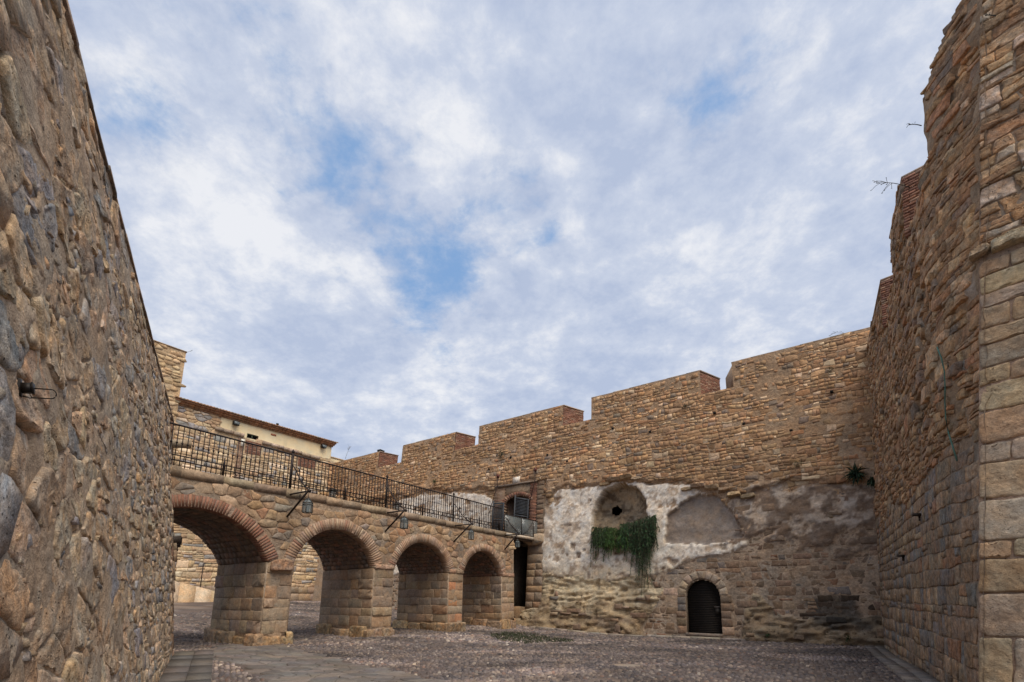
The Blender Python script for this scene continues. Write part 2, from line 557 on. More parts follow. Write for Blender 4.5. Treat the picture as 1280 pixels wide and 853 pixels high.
def courses(u0, u1, s0, s1, w, h, jit=0.02, keep=None, vary=0.2, rr=None):
    """Squared blocks in level courses with broken joints."""
    r = rr or rng
    out = []; s = s0; n = max(1, int(round((s1 - s0) / h)))
    hs = r.uniform(1 - vary, 1 + vary, n); hs = hs / hs.sum() * (s1 - s0)
    for i in range(n):
        L = u1 - u0; m = max(1, int(round(L / w + r.uniform(-0.35, 0.35))))
        ws = r.uniform(1 - vary * 1.8, 1 + vary * 1.8, m); ws = ws / ws.sum() * L
        u = u0
        for k in range(m):
            a, b = u, u + ws[k]; c, d = s, s + hs[i]
            P = np.array([(a, c), ((a + b) / 2, c), (b, c), (b, (c + d) / 2), (b, d), ((a + b) / 2, d), (a, d), (a, (c + d) / 2)])
            P = P + r.uniform(-jit, jit, P.shape)
            P[:, 0] = np.clip(P[:, 0], u0, u1)
            ct = P.mean(0)
            if keep is None or bool(keep(np.array([ct[0]]), np.array([ct[1]]))[0]):
                out.append(P)
            u = b
        s += hs[i]
    return out


def rubble(u0, u1, s0, s1, w, h, keep=None, wob=0.3, split=0.22, rr=None):
    """Roughly coursed rubble: wavy beds, uneven stones, here and there two thin stones in place of one."""
    r = rr or rng
    out = []; s = s0; sd = r.uniform(0, 90)
    prev_s, prev_a, prev_k = s0, 0.0, 0
    row = 0

    def bed(base, amp, k, u):
        return base + amp * (vn(np.asarray(u, float) / (w * 2.3) + sd, np.full(np.shape(u), k * 3.7)) + 0.5 * vn(np.asarray(u, float) / (w * 0.8) + sd, np.full(np.shape(u), k * 5.1)))
    while s < s1:
        hh = h * float(np.clip(r.lognormal(0, 0.28), 0.55, 1.8)); nxt = s + hh; row += 1
        na = wob * h
        u = u0 - r.uniform(0, w); lean = 0.0
        while u < u1:
            ww = w * float(np.clip(r.lognormal(-0.05, 0.42), 0.4, 2.4))
            l2 = r.uniform(-0.16, 0.16) * hh
            a, b = u, u + ww
            bu = np.array([a - lean, (a + b) / 2, b - l2]); tu = np.array([b + l2, (a + b) / 2 + r.uniform(-.1, .1) * ww, a + lean])
            B = bed(prev_s, prev_a, prev_k, bu); T = bed(nxt, na, row, tu)
            P = np.column_stack([np.concatenate([bu, tu]), np.concatenate([B, T])])
            parts = [P]
            if r.uniform() < split and ww > 0.55 * w:
                f = r.uniform(0.35, 0.65); ML = np.array([(P[0] * (1 - f) + P[5] * f), (P[1] * (1 - f) + P[4] * f), (P[2] * (1 - f) + P[3] * f)])
                parts = [np.array([P[0], P[1], P[2], ML[2], ML[1], ML[0]]), np.array([ML[0], ML[1], ML[2], P[3], P[4], P[5]])]
            out += parts
            u = b; lean = l2
        prev_s, prev_a, prev_k = nxt, na, row
        s = nxt
    if keep is not None and out:
        C = np.array([p.mean(0) for p in out]); k = keep(C[:, 0], C[:, 1]) & (C[:, 0] > u0) & (C[:, 0] < u1)
        out = [p for p, q in zip(out, k) if q]
    return out


_tri = {}


def ring_tris(k, n):
    if (k, n) not in _tri:
        T = []
        for i in range(n - 1):
            for j in range(k):
                a, b = i * k + j, i * k + (j + 1) % k
                c, d = a + k, b + k
                T += [(a, b, d), (a, d, c)]
        c = n * k
        for j in range(k):
            T.append(((n - 1) * k + j, (n - 1) * k + (j + 1) % k, c))
        _tri[(k, n)] = np.array(T)
    return _tri[(k, n)]


def chaikin(P, a=0.2):
    Q = np.roll(P, -1, 0)
    return np.stack([(1 - a) * P + a * Q, a * P + (1 - a) * Q], 1).reshape(-1, 2)


# rings of a stone from its rim inwards: (bevel inset in metres or, below zero, a share of the radius; height; on the face or not)
RINGS = {0: ((0.0, -0.04, 0), (0.016, 1.0, 1)),
         1: ((0.0, -0.05, 0), (0.006, 0.70, 1), (0.024, 1.0, 1)),
         2: ((0.0, -0.06, 0), (0.003, 0.50, 1), (0.014, 0.88, 1), (0.040, 1.0, 1), (-0.74, 1.0, 1), (-0.58, 1.0, 1), (-0.42, 1.0, 1), (-0.27, 1.0, 1), (-0.13, 1.0, 1))}


def stone_mesh(P, h, gap, detail, rough=0.25, tilt=0.25, flat=False):
    c = P.mean(0)
    if detail >= 1 and len(P) < 8:      # break the straight edges
        Q = np.roll(P, -1, 0); e = Q - P
        el = np.linalg.norm(e, axis=1, keepdims=True) + 1e-6
        amp = 0.006 if len(P) == 4 else 0.016
        P = np.stack([P, P + e * rng.uniform(0.3, 0.7, (len(P), 1)) + np.column_stack([-e[:, 1], e[:, 0]]) / el * rng.uniform(-amp, amp, (len(P), 1))], 1).reshape(-1, 2)
    d = np.linalg.norm(P - c, axis=1, keepdims=True)
    P = c + (P - c) * np.clip(1 - gap / np.maximum(d, 1e-3), 0.3, 1)
    if detail == 1 and len(P) < 14: P = chaikin(P, 0.12)
    if detail >= 2: P = chaikin(chaikin(P, 0.16), 0.25)
    k = len(P); R = RINGS[detail]; n = len(R)
    tx, ty = rng.uniform(-tilt, tilt, 2)
    ext = np.ptp(P, axis=0) + 1e-3
    V = []
    for (sc, hh, onf) in R:
        d = np.linalg.norm(P - c, axis=1, keepdims=True)
        q = c + (P - c) * (-sc if sc < 0 else np.clip(1 - sc / np.maximum(d, 1e-3), 0.45, 1))
        if onf:
            rel = (q - c) / ext
            z = h * hh * (1 + tx * rel[:, 0] * 2 + ty * rel[:, 1] * 2)
            z = z + h * rough * rng.uniform(-1, 1, k) * (0.5 if detail < 2 else 0.12)
        else:
            z = np.full(k, hh)
        V.append(np.column_stack([q[:, 0], z, q[:, 1]]))
    V.append(np.array([[c[0], h * (1.05 if detail < 2 else 1.0), c[1]]]))
    V = np.concatenate(V)
    if detail >= 2:
        sd = rng.uniform(0, 50)
        on = (V[:, 1] > 0)
        f = 6.5
        nz = fbm(V[:, 0] * f + sd, V[:, 2] * f, V[:, 1] * f, 4, 0.62)
        ha = min(h, 0.032)
        V[:, 1] += on * ha * (0.75 * nz + 0.45 * vn(V[:, 0] * 3.1 + sd, V[:, 2] * 3.1, 1.5))
        V[:, 0] += on * 0.022 * fbm(V[:, 0] * 9, V[:, 2] * 9 + sd, 3.3, 2)
        V[:, 2] += on * 0.022 * fbm(V[:, 0] * 9 + 30, V[:, 2] * 9 + sd, 8.3, 2)
    return V, ring_tris(k, n)


def shown_area(fr, P, o=0.0):
    W = fr(np.column_stack([P[:, 0], np.full(len(P), o), P[:, 1]]))
    x, y = project(W)
    if np.isnan(x).any(): return 0.0
    cx, cy = x.mean(), y.mean()
    if not (-25 < cx < 1305 and -25 < cy < 880): return 0.0
    return 0.5 * abs(np.dot(x, np.roll(y, 1)) - np.dot(y, np.roll(x, 1)))


def lay(fr, polys, parent, mat, pal, name='stone', rest='rubble_stones', n_parts=300, h=(0.02, 0.05), gap=0.012, off=None,
        colour=None, near=(9999, 120), rough=0.25, tilt=0.25, budget=None):
    """Stones on a wall face: the n_parts that show largest are objects of their own, the rest one joined part."""
    ar = np.array([shown_area(fr, P) for P in polys]) if polys else np.array([])
    order = np.argsort(-ar); top = set(order[:n_parts][ar[order[:n_parts]] > 0].tolist()) if len(ar) else set()
    acc = Acc()
    for i, P in enumerate(polys):
        a = ar[i]
        det = 2 if a > near[0] else (1 if a > near[1] or i in top else 0)
        hh = rng.uniform(*h)
        V, T = stone_mesh(P, hh, gap * rng.uniform(0.6, 1.5), det, rough, tilt)
        c = P.mean(0)
        if off is not None: V[:, 1] += float(off(c[0], c[1]))
        col = colour(c[0], c[1]) if colour is not None else pick(pal)
        if i in top:
            Acc().add(fr(V), T, col).build(name, mat, parent, smooth=(det >= 2))
        else:
            acc.add(fr(V), T, col)
    if acc.n:
        acc.build(rest, mat, parent, smooth=False, kind='stuff')


def sheet(fr, u0, u1, s0, s1, step, relief, colour, zone=None, hole=None):
    """Dense relief sheet of a wall; returns {zone id: Acc}."""
    nu = int((u1 - u0) / step) + 1; ns = int((s1 - s0) / step) + 1
    U, S = np.meshgrid(np.linspace(u0, u1, nu), np.linspace(s0, s1, ns))
    u, s = U.ravel(), S.ravel()
    o = relief(u, s)
    V = fr(np.column_stack([u, o, s]))
    C = colour(u, s)
    a = (np.arange(ns - 1)[:, None] * nu + np.arange(nu - 1)[None]).ravel()
    T1 = np.column_stack([a, a + 1, a + nu + 1]); T2 = np.column_stack([a, a + nu + 1, a + nu])
    uc = (u[a] + u[a + nu + 1]) / 2; sc = (s[a] + s[a + nu + 1]) / 2
    ok = np.ones(len(a), bool)
    if hole is not None: ok = ~hole(uc, sc)
    z = zone(uc, sc) if zone is not None else np.zeros(len(a), int)
    res = {}
    for k in np.unique(z[ok]):
        m = ok & (z == k)
        T = np.concatenate([T1[m], T2[m]])
        used, inv = np.unique(T.ravel(), return_inverse=True)
        res[int(k)] = Acc().add(V[used], inv.reshape(-1, 3), C[used])
    return res


def ground_z(x, y):
    """Court level with the gentle rise towards and behind the arcade."""
    x = np.asarray(x, float); y = np.asarray(y, float)
    d = -( (x + 6.8386) * (-0.81268735) + (y - 15.504) * 0.5827 )   # metres in front of the arcade's near face
    z = 0.18 * sstep(5.0, 0.3, d)
    z = z + 1.05 * sstep(-2.0, -19.0, d)
    along = (x + 6.8386) * 0.5827 + (y - 15.504) * 0.81268735
    z = z + 0.35 * sstep(-2.0, -12.0, d) * sstep(4.0, -8.0, along)
    z = z - 0.14 * sstep(4.5, 11.0, along) * sstep(-1.0, 0.3, d)
    return z


# ------------------------------------------------------------------ frames
FW = Frame((13.0915, 18.0905, 0), 125.6407, 5.0)                                    # long rear wall, u = 0 at the right corner
FB = Frame((-6.8386, 15.5040, 0), 35.6407, 0.0)                                     # arcade, near face
FH = Frame((-15.3525, 38.4850, 0), 35.6407, 0.0)                                    # wall under the house
FL = Frame((-8.2207, 12.4532, 0), -30.2618, 8.0)                                    # near left wall


def warp_R(u, s):
    return -0.09 * s * sstep(10.5, 13.5, u)


FR = Frame((13.0915, 18.0905, 0), 211.1373, 5.1, warp_R)                            # right wall, u grows towards the viewer
UC = 12.35

# ================================================================== REAR WALL
S_SILL, S_TOP = 11.1, 12.33
W_MER = [(-36.0, -29.2), (-26.6, -21.44), (-19.43, -13.2), (-11.42, -5.61), (-4.15, 1.4)]
PL_A = [(-14.33, 6.44), (-13.53, 7.36), (-12.34, 7.3), (-10.79, 7.3), (-8.89, 7.15), (-6.63, 6.75), (-5.7, 6.2), (-5.1, 5.6),
        (-4.6, 4.7), (-4.2, 3.7), (-5.24, 3.3), (-6.97, 3.0), (-7.72, 2.6), (-8.87, 2.45), (-10.5, 2.2), (-13.2, 2.25), (-14.25, 2.5)]
PL_L = [(-26.5, 8.2), (-22.85, 8.3), (-20.2, 8.0), (-18.64, 7.75), (-18.0, 7.3), (-18.0, 3.0), (-27, 3.0)]
PL_R = [(-5.0, 3.9), (-4.8, 5.6), (-3.9, 6.2), (-2.26, 6.15), (-0.88, 5.95), (0.6, 5.6), (0.6, 3.1), (-1.17, 3.2), (-2.48, 3.55), (-3.7, 3.75)]
GREY = [(-7.63, 4.15), (-7.48, 5.29), (-6.63, 5.93), (-5.94, 6.16), (-5.12, 5.98), (-4.55, 5.01), (-4.24, 4.04), (-5.0, 3.95), (-5.83, 3.79), (-6.4, 3.9), (-7.53, 3.97)]
NICHE = [(-11.42, 4.85), (-11.38, 5.79), (-11.02, 6.52), (-10.66, 7.0), (-9.82, 7.2), (-8.98, 6.96), (-8.5, 6.15), (-8.41, 5.06), (-8.8, 4.6), (-9.85, 4.3), (-10.9, 4.5)]
ROCK_L = [(-16.3, -1.5), (-16.3, 1.0), (-15.0, 0.95), (-14.25, 1.0), (-14.25, 2.9), (-13.2, 2.6), (-10.5, 2.4), (-8.87, 2.5), (-7.9, 1.9), (-8.3, 1.0), (-8.75, 0.3), (-8.7, -1.5)]
ROCK_R = [(-4.55, -1.5), (-4.5, 0.9), (-4.1, 1.6), (-3.4, 1.1), (-2.4, 0.7), (-1.4, 1.0), (-0.6, 0.9), (0.8, 0.8), (0.8, -1.5)]
Z_MORTAR, Z_PLASTER, Z_ROCK, Z_GREY, Z_NICHE, Z_OLD = 0, 1, 2, 3, 4, 5


def arch_in(u, s, uc, hw, s0, spring, rise=None):
    rise = hw if rise is None else rise
    return (np.abs(u - uc) < hw) & (s > s0) & ((s < spring) | (((u - uc) / hw) ** 2 + ((s - spring) / rise) ** 2 < 1))


def gate_open(u, s, g=0.0):      # small grille door
    return arch_in(u, s, -6.08, 0.72 + g, -1, 1.56, 0.72 + g)


def lower_open(u, s, g=0.0):     # dark doorway under the drawbridge
    return (u > -16.3 - g) & (u < -15.25 + g) & (s > 1.0 - g) & (s < 4.6 + g)


def upper_open(u, s, g=0.0):     # door at bridge level
    return arch_in(u, s, -16.15, 0.92 + g, 4.7, 6.75, 0.55 + g)


def w_zone(u, s):
    u = np.asarray(u, float); s = np.asarray(s, float)
    wu = u + 0.16 * fbm(u * 1.3, s * 1.3, 1.0, 4) * 1.6
    ws = s + 0.16 * fbm(u * 1.3, s * 1.3, 7.0, 4) * 1.6
    z = np.zeros(u.shape, int)
    z[inpoly(wu, ws, PL_A) | inpoly(wu, ws, PL_L)] = Z_PLASTER
    old = inpoly(wu, ws, PL_R) & (fbm(u * 1.3, s * 1.8, 4.4, 4) > -0.14)
    z[old] = Z_OLD
    z[inpoly(wu, ws, ROCK_L) | inpoly(wu, ws, ROCK_R)] = Z_ROCK
    iw, jw = u + 0.04 * vn(u * 5, s * 5, 3), s + 0.05 * vn(u * 5, s * 5, 9)
    z[inpoly(iw, jw, GREY)] = Z_GREY
    z[inpoly(iw, jw, NICHE)] = Z_NICHE
    # patches where the plaster has fallen and stone shows
    bare = (z == Z_PLASTER) & (fbm(u * 1.5 + 9, s * 1.9, 2.2, 4) > 0.40)
    z[bare] = Z_MORTAR
    return z


def soft(mask_fn, u, s, e=0.06):
    return (mask_fn(u, s).astype(float) + mask_fn(u + e, s) + mask_fn(u - e, s) + mask_fn(u, s + e) + mask_fn(u, s - e)) / 5


def upper_off(u, s):
    """The rubble above the plaster stands proud and hangs over it."""
    edge = np.interp(u, [-40, -23, -18.2, -14.4, -13.5, -11, -9.8, -8.6, -6.6, -5.9, -4.9, -4.2, -2.2, 0.6],
                     [8.6, 8.5, 8.0, 6.6, 7.45, 7.35, 7.35, 7.1, 6.85, 6.3, 6.4, 5.9, 6.25, 5.9]) + 0.12 * vn(np.asarray(u) * 2.1, 0 * np.asarray(u), 3)
    lim = 0.14 * sstep(edge - 0.02, edge + 0.10, s)
    frame = sstep(-18.05, -17.8, u) * sstep(-14.0, -14.3, u) * sstep(8.15, 7.95, s)
    return lim * (1 - 0.5 * sstep(8, 10, s)) * (1 - frame)


def rock_bulge(u, s):
    b = 0.55 * sstep(2.2, -0.2, s) * sstep(-16.6, -15.4, u) * sstep(-8.3, -9.4, u)
    b = b + 0.40 * sstep(1.1, 0.0, s) * sstep(-4.9, -4.2, u)
    return b


def w_relief(u, s):
    z = w_zone(u, s)
    o = upper_off(u, s) + 0.018 * fbm(u * 5, s * 7, 0, 3) + 0.006 + 0.012 * sstep(6.0, 5.5, s)
    plc = soft(lambda a, b: (w_zone(a, b) == Z_PLASTER), u, s)
    o = o + plc * (0.075 + 0.05 * fbm(u * 1.6, s * 1.6, 5, 5))
    old = soft(lambda a, b: (w_zone(a, b) == Z_OLD), u, s)
    o = o + old * (0.06 + 0.10 * fbm(u * 2.2, s * 3.0, 6, 5))
    rk = (z == Z_ROCK)
    lay_ = np.abs(vn(u * 0.5 + 2.0 * fbm(u * 0.6, s * 0.8, 3, 3), s * 6.5 + 1.4 * fbm(u * 0.8, s, 5, 3), 0))
    rz = 0.06 - 0.13 * (1 - lay_) ** 3 + 0.09 * fbm(u * 3.2, s * 9, 2, 5)
    hol = fbm(u * 3.0, s * 5.0, 8.8, 4)
    rz = rz - 0.16 * sstep(0.30, 0.45, hol)
    o = o + rk * rz + rock_bulge(u, s) * rk
    gz = (z == Z_GREY)
    o = o + gz * (-0.13 + 0.02 * fbm(u * 4, s * 4, 1, 4) - 0.02)
    nz = (z == Z_NICHE)
    du = (u + 9.92) / 1.55; ds = (s - 5.7) / 1.6
    depth = np.sqrt(np.clip(1.02 - du ** 2 - ds ** 2 * 0.8, 0.0, 1)) * 0.75 + 0.12
    o = o - nz * (depth + 0.13 * fbm(u * 3.5, s * 4.5, 3, 5, 0.6))
    return o


def mixc(a, b, t):
    t = np.asarray(t)[..., None]
    return np.asarray(a) * (1 - t) + np.asarray(b) * t


def w_colour(u, s):
    z = w_zone(u, s); n = len(u)
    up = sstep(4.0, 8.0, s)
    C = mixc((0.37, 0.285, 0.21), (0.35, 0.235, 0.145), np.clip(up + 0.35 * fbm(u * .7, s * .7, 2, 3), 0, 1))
    # white plaster with dirt and bare scars
    p = mixc((0.73, 0.655, 0.57), (0.47, 0.365, 0.275), sstep(0.16, 0.26, fbm(u * 1.5, s * 1.9, 12, 6, 0.62)))
    p = mixc(p, (0.78, 0.71, 0.62), sstep(0.0, 0.4, fbm(u * 0.8, s * 0.8, 31, 4)) * 0.7)
    p = mixc(p, (0.64, 0.54, 0.40), sstep(3.4, 2.5, s) * 0.8 * (u > -15))
    p = mixc(p, (0.34, 0.26, 0.20), sstep(0.26, 0.36, fbm(u * 4, s * 4, 17, 4)) * 0.85)
    p = mixc(p, (0.40, 0.32, 0.26), sstep(0.12, 0.3, fbm(u * 7, s * 9, 18, 4)) * 0.55)
    C = np.where((z == Z_PLASTER)[:, None], p, C)
    q = mixc((0.215, 0.155, 0.115), (0.43, 0.35, 0.285), sstep(0.02, 0.20, fbm(u * 2.6, s * 2.4, 22, 6, 0.65) + 0.25 * (s - 4.9) * 0.4))
    q = mixc(q, (0.15, 0.11, 0.085), sstep(0.18, 0.4, fbm(u * 5, s * 8, 23, 4)) * 0.7)
    C = np.where((z == Z_OLD)[:, None], q, C)
    r = mixc((0.34, 0.25, 0.155), (0.20, 0.145, 0.10), sstep(-0.2, 0.3, fbm(u * 1.6, s * 4, 41, 5)))
    r = mixc(r, (0.62, 0.51, 0.35), sstep(0.5, 1.9, s + 0.9 * fbm(u * 1.3, s * 1.6, 3, 5)) * 0.85)
    r = mixc(r, (0.235, 0.18, 0.125), (u > -5) * 0.6)
    C = np.where((z == Z_ROCK)[:, None], r, C)
    g = mixc((0.255, 0.205, 0.17), (0.33, 0.27, 0.225), sstep(-0.3, 0.4, fbm(u * 2, s * 2, 51, 5)))
    C = np.where((z == Z_GREY)[:, None], g, C)
    k = mixc((0.36, 0.275, 0.185), (0.17, 0.125, 0.085), sstep(0.0, 0.22, fbm(u * 4, s * 5, 61, 5, 0.62)))
    C = np.where((z == Z_NICHE)[:, None], k, C)
    # black weathering crust low on the right
    st = sstep(1.0, 0.35, ((u + 1.25) / 1.3) ** 2 + ((s - 0.95) / 0.75) ** 2 + 0.9 * fbm(u * 2.2, s * 2.2, 71, 4))
    C = mixc(C, (0.075, 0.068, 0.06), st * 0.85)
    return np.clip(C, 0.01, 0.9)


def is_merlon(u):
    u = np.asarray(u, float); r = np.zeros(u.shape, bool)
    for a, b in W_MER: r |= (u > a) & (u < b)
    return r


FRAME_BOX = lambda u, s, g=0.0: (u > -17.75 - g) & (u < -14.35 + g * 0.6) & (s > 4.55) & (s < 7.85 + g)   # dressed work round the upper door
PILASTER = lambda u, s: (u > -15.28) & (u < -14.2) & (s > 0.95) & (s < 5.2)


def build_rear_wall():
    t = thing('fortress_wall', 'long battered ochre stone wall with merlons, white plaster patch and arched grille door facing the court', 'wall', FW(np.array([-15.0, 0, 0])))
    nh = lambda u, s: ((u + 10.36) / 0.27) ** 2 + ((s - 6.02) / 0.24) ** 2 + 0.25 * vn(u * 6, s * 6, 0) < 1
    hole = lambda u, s: nh(u, s) | gate_open(u, s, 0.02) | lower_open(u, s) | upper_open(u, s) | ((s > S_SILL) & ~is_merlon(u))
    parts = sheet(FW, -36.0, 1.4, -0.6, S_TOP, 0.066, w_relief, w_colour, w_zone, hole)
    for k, (nm, mt) in {0: ('mortar_bed', 'mortar'), 1: ('white_plaster', 'plaster'), 2: ('layered_bedrock', 'rock'), 3: ('grey_render', 'plaster'),
                        4: ('rough_niche', 'rock'), 5: ('worn_plaster', 'plaster')}.items():
        if k in parts: parts[k].build(nm, M[mt], t, smooth=(k != 2))

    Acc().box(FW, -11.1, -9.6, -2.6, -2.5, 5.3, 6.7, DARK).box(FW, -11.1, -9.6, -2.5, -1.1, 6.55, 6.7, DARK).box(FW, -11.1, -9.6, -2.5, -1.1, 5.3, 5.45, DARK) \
        .box(FW, -11.1, -10.95, -2.5, -1.1, 5.45, 6.55, DARK).box(FW, -9.75, -9.6, -2.5, -1.1, 5.45, 6.55, DARK).build('niche_cavity', M['mortar'], t)  # closed pocket added for darkness; the hole's shade is put into its colour

    def keep_up(u, s):
        z = w_zone(u, s)
        m = (z == Z_MORTAR) & (s > 5.6)
        m |= (z == Z_OLD) & (rng.uniform(0, 1, u.shape) < 0.12) & (s > 5.3)
        m &= ~((s > S_SILL - 0.06) & ~(is_merlon(u - 0.16) & is_merlon(u + 0.16))) & (s < S_TOP - 0.05)
        m &= ~FRAME_BOX(u, s, 0.1)
        m &= ~((fbm(u * 0.9, s * 1.3, 33, 4) > 0.16) & (rng.uniform(0, 1, u.shape) < 0.55))
        return m
    polys = rubble(-36, 1.4, 5.5, S_TOP, 0.27, 0.175, keep_up, 0.5, 0.14)

    def up_col(u, s):
        c = pick(PAL_UP)
        g = 0.5 + 0.5 * fbm(np.array([u * 0.35]), np.array([s * 0.6]), 3, 3)[0] * 1.6
        c = c * (0.82 + 0.34 * min(max(g, 0), 1))
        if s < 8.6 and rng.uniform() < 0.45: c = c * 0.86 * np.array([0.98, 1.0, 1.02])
        return c
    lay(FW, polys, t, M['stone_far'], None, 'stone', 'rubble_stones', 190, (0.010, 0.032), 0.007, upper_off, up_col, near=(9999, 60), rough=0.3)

    # larger squarish stones of the lower right and of the door surround
    def keep_low(u, s):
        z = w_zone(u, s)
        m = ((z == Z_MORTAR) & (s <= 5.6)) | ((z == Z_OLD) & (rng.uniform(0, 1, u.shape) < 0.22)) | ((z == Z_PLASTER) & (rng.uniform(0, 1, u.shape) < 0.02))
        m |= (z == Z_ROCK) & (s < 1.7) & (rng.uniform(0, 1, u.shape) < np.where(u < -8, 0.24, 0.12)) & (u > -14)
        m &= ~gate_open(u, s, 0.36) & ~FRAME_BOX(u, s, 0.12) & ~PILASTER(u, s) & ~lower_open(u, s, 0.1)
        m &= ~((u > -6.95 - 0.4) & (u < -5.3 + 0.5) & (s < 1.75))
        return m

    def low_off(u, s):
        z = int(w_zone(np.array([u]), np.array([s]))[0])
        return (0.12 + float(rock_bulge(np.array([u]), np.array([s]))[0])) if z == Z_ROCK else (0.05 if z in (1, 5) else 0.0)
    pl = rubble(-9.2, 1.2, -0.3, 5.6, 0.42, 0.27, keep_low, 0.12, 0.12) + rubble(-30, -9.2, -0.3, 5.6, 0.38, 0.23, keep_low, 0.3)

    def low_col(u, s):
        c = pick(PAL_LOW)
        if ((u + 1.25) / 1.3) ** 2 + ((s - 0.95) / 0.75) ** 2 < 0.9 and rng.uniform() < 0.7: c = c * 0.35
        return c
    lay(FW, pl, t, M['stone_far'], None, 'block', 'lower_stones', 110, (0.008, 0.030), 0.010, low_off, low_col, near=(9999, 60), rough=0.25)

    for (u, s, w_, h_, o_) in ((-10.9, 7.18, 0.6, 0.16, 0.20), (-10.4, 7.30, 0.75, 0.18, 0.34), (-9.75, 7.34, 0.7, 0.16, 0.38), (-9.15, 7.24, 0.5, 0.15, 0.24),
                               (-6.75, 6.38, 0.5, 0.14, 0.22), (-6.3, 6.42, 0.7, 0.16, 0.34), (-5.65, 6.30, 0.6, 0.16, 0.30), (-5.1, 6.16, 0.5, 0.14, 0.24), (-4.75, 5.86, 0.55, 0.18, 0.30), (-4.25, 5.72, 0.6, 0.16, 0.22)):
        P = np.array([(u, s), (u + w_ * 0.5, s - 0.03), (u + w_, s + 0.02), (u + w_, s + h_), (u + w_ * 0.4, s + h_ + 0.03), (u, s + h_)]) + rng.uniform(-.02, .02, (6, 2))
        V, T = stone_mesh(P, o_, 0.004, 2, 0.3, 0.4)
        Acc().add(FW(V), T, pick([((0.36, 0.26, 0.16), 1), ((0.29, 0.21, 0.14), 1)])).build('ledge_rock', M['stone_far'], t, smooth=True)
    # grille door: jamb blocks, voussoirs, door with bars
    for side in (-1, 1):
        s = 0.0
        while s < 1.6:
            hgt = min(rng.uniform(0.26, 0.36), 1.66 - s); wd = rng.uniform(0.40, 0.62) if side > 0 else rng.uniform(0.34, 0.46)
            x0 = -6.08 + side * 0.72; x1 = x0 + side * wd
            a, b = min(x0, x1), max(x0, x1)
            P = np.array([(a, s), (b, s), (b, s + hgt), (a, s + hgt)]) + rng.uniform(-.01, .01, (4, 2))
            V, T = stone_mesh(P, 0.05, 0.012, 1, 0.15, 0.1)
            c = pick(PAL_LOW) * 1.1
            Acc().add(FW(V), T, c).build('jamb_block', M['stone_block'], t)
            s += hgt
    for k in range(9):
        a0, a1 = pi * k / 9, pi * (k + 1) / 9
        P = np.array([(-6.08 + r * cos(a), 1.62 + r * sin(a)) for (r, a) in ((0.72, a0), (1.06, a0), (1.07, (a0 + a1) / 2), (1.06, a1), (0.72, a1), (0.715, (a0 + a1) / 2))])
        V, T = stone_mesh(P, 0.055, 0.010, 1, 0.12, 0.1)
        Acc().add(FW(V), T, pick([((0.42, 0.335, 0.25), 1), ((0.36, 0.28, 0.21), 1)])).build('arch_stone', M['stone_block'], t)
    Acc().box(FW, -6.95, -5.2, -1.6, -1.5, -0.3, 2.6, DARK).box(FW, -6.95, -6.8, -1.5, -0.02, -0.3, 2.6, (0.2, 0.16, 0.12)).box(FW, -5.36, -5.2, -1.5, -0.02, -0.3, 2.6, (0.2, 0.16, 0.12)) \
        .box(FW, -6.8, -5.36, -1.5, -0.02, 2.36, 2.6, (0.2, 0.16, 0.12)).build('door_recess', M['mortar'], t)  # back painted near black for the unlit space behind the grille
    ln_ = Acc()
    for k in range(18):
        a0, a1 = pi * k / 18, pi * (k + 1) / 18
        q = [(-6.08 + r * cos(a), 1.60 + r * sin(a)) for (r, a) in ((0.715, a0), (0.715, a1), (0.98, a1), (0.98, a0))]
        V = np.array([(p[0], o, p[1]) for o in (0.02, -0.6) for p in q])
        ln_.quads(FW(V), [(0, 1, 2, 3), (7, 6, 5, 4), (0, 4, 5, 1), (2, 6, 7, 3)], (0.30, 0.235, 0.175))
    ln_.build('arch_reveal', M['mortar'], t)
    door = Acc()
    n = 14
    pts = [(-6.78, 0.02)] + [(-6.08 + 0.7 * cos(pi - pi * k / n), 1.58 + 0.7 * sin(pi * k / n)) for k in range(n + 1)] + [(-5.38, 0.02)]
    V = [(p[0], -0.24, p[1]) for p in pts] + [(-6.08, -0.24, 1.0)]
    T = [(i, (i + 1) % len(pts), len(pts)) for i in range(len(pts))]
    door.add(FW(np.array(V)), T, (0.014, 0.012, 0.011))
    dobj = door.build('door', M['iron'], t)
    for k in range(30):
        s = 0.12 + k * 0.073
        hw = 0.69 if s < 1.58 else sqrt(max(0.69 ** 2 - (s - 1.58) ** 2, 0.0))
        if hw < 0.1: continue
        Acc().box(FW, -6.08 - hw, -6.08 + hw, -0.235, -0.19, s, s + 0.028, (0.030, 0.024, 0.020)).build('grille_slat', M['iron'], dobj)
    Acc().box(FW, -5.66, -5.42, -0.2, -0.13, 1.12, 1.18, (0.10, 0.09, 0.085)).box(FW, -5.62, -5.46, -0.2, -0.15, 0.85, 1.12, (0.05, 0.045, 0.04)).build('lock_plate', M['iron'], dobj)
    Acc().box(FW, -6.84, -5.34, -0.4, 0.08, -0.1, 0.05, (0.25, 0.20, 0.16)).build('door_sill', M['stone_block'], t)

    # doorway under the drawbridge and its pilaster of dressed blocks
    pocket = Acc()
    pocket.box(FW, -16.5, -15.1, -2.6, -2.5, 0.6, 4.9, DARK)  # closed pocket added to keep the doorway dark, shade put into its colours
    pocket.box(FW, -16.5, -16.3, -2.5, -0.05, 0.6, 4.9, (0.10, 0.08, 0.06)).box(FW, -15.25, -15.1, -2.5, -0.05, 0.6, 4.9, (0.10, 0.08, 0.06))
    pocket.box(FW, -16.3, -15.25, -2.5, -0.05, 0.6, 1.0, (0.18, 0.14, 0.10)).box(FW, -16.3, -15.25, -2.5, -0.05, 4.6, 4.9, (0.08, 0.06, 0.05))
    pocket.build('doorway_recess', M['mortar'], t)
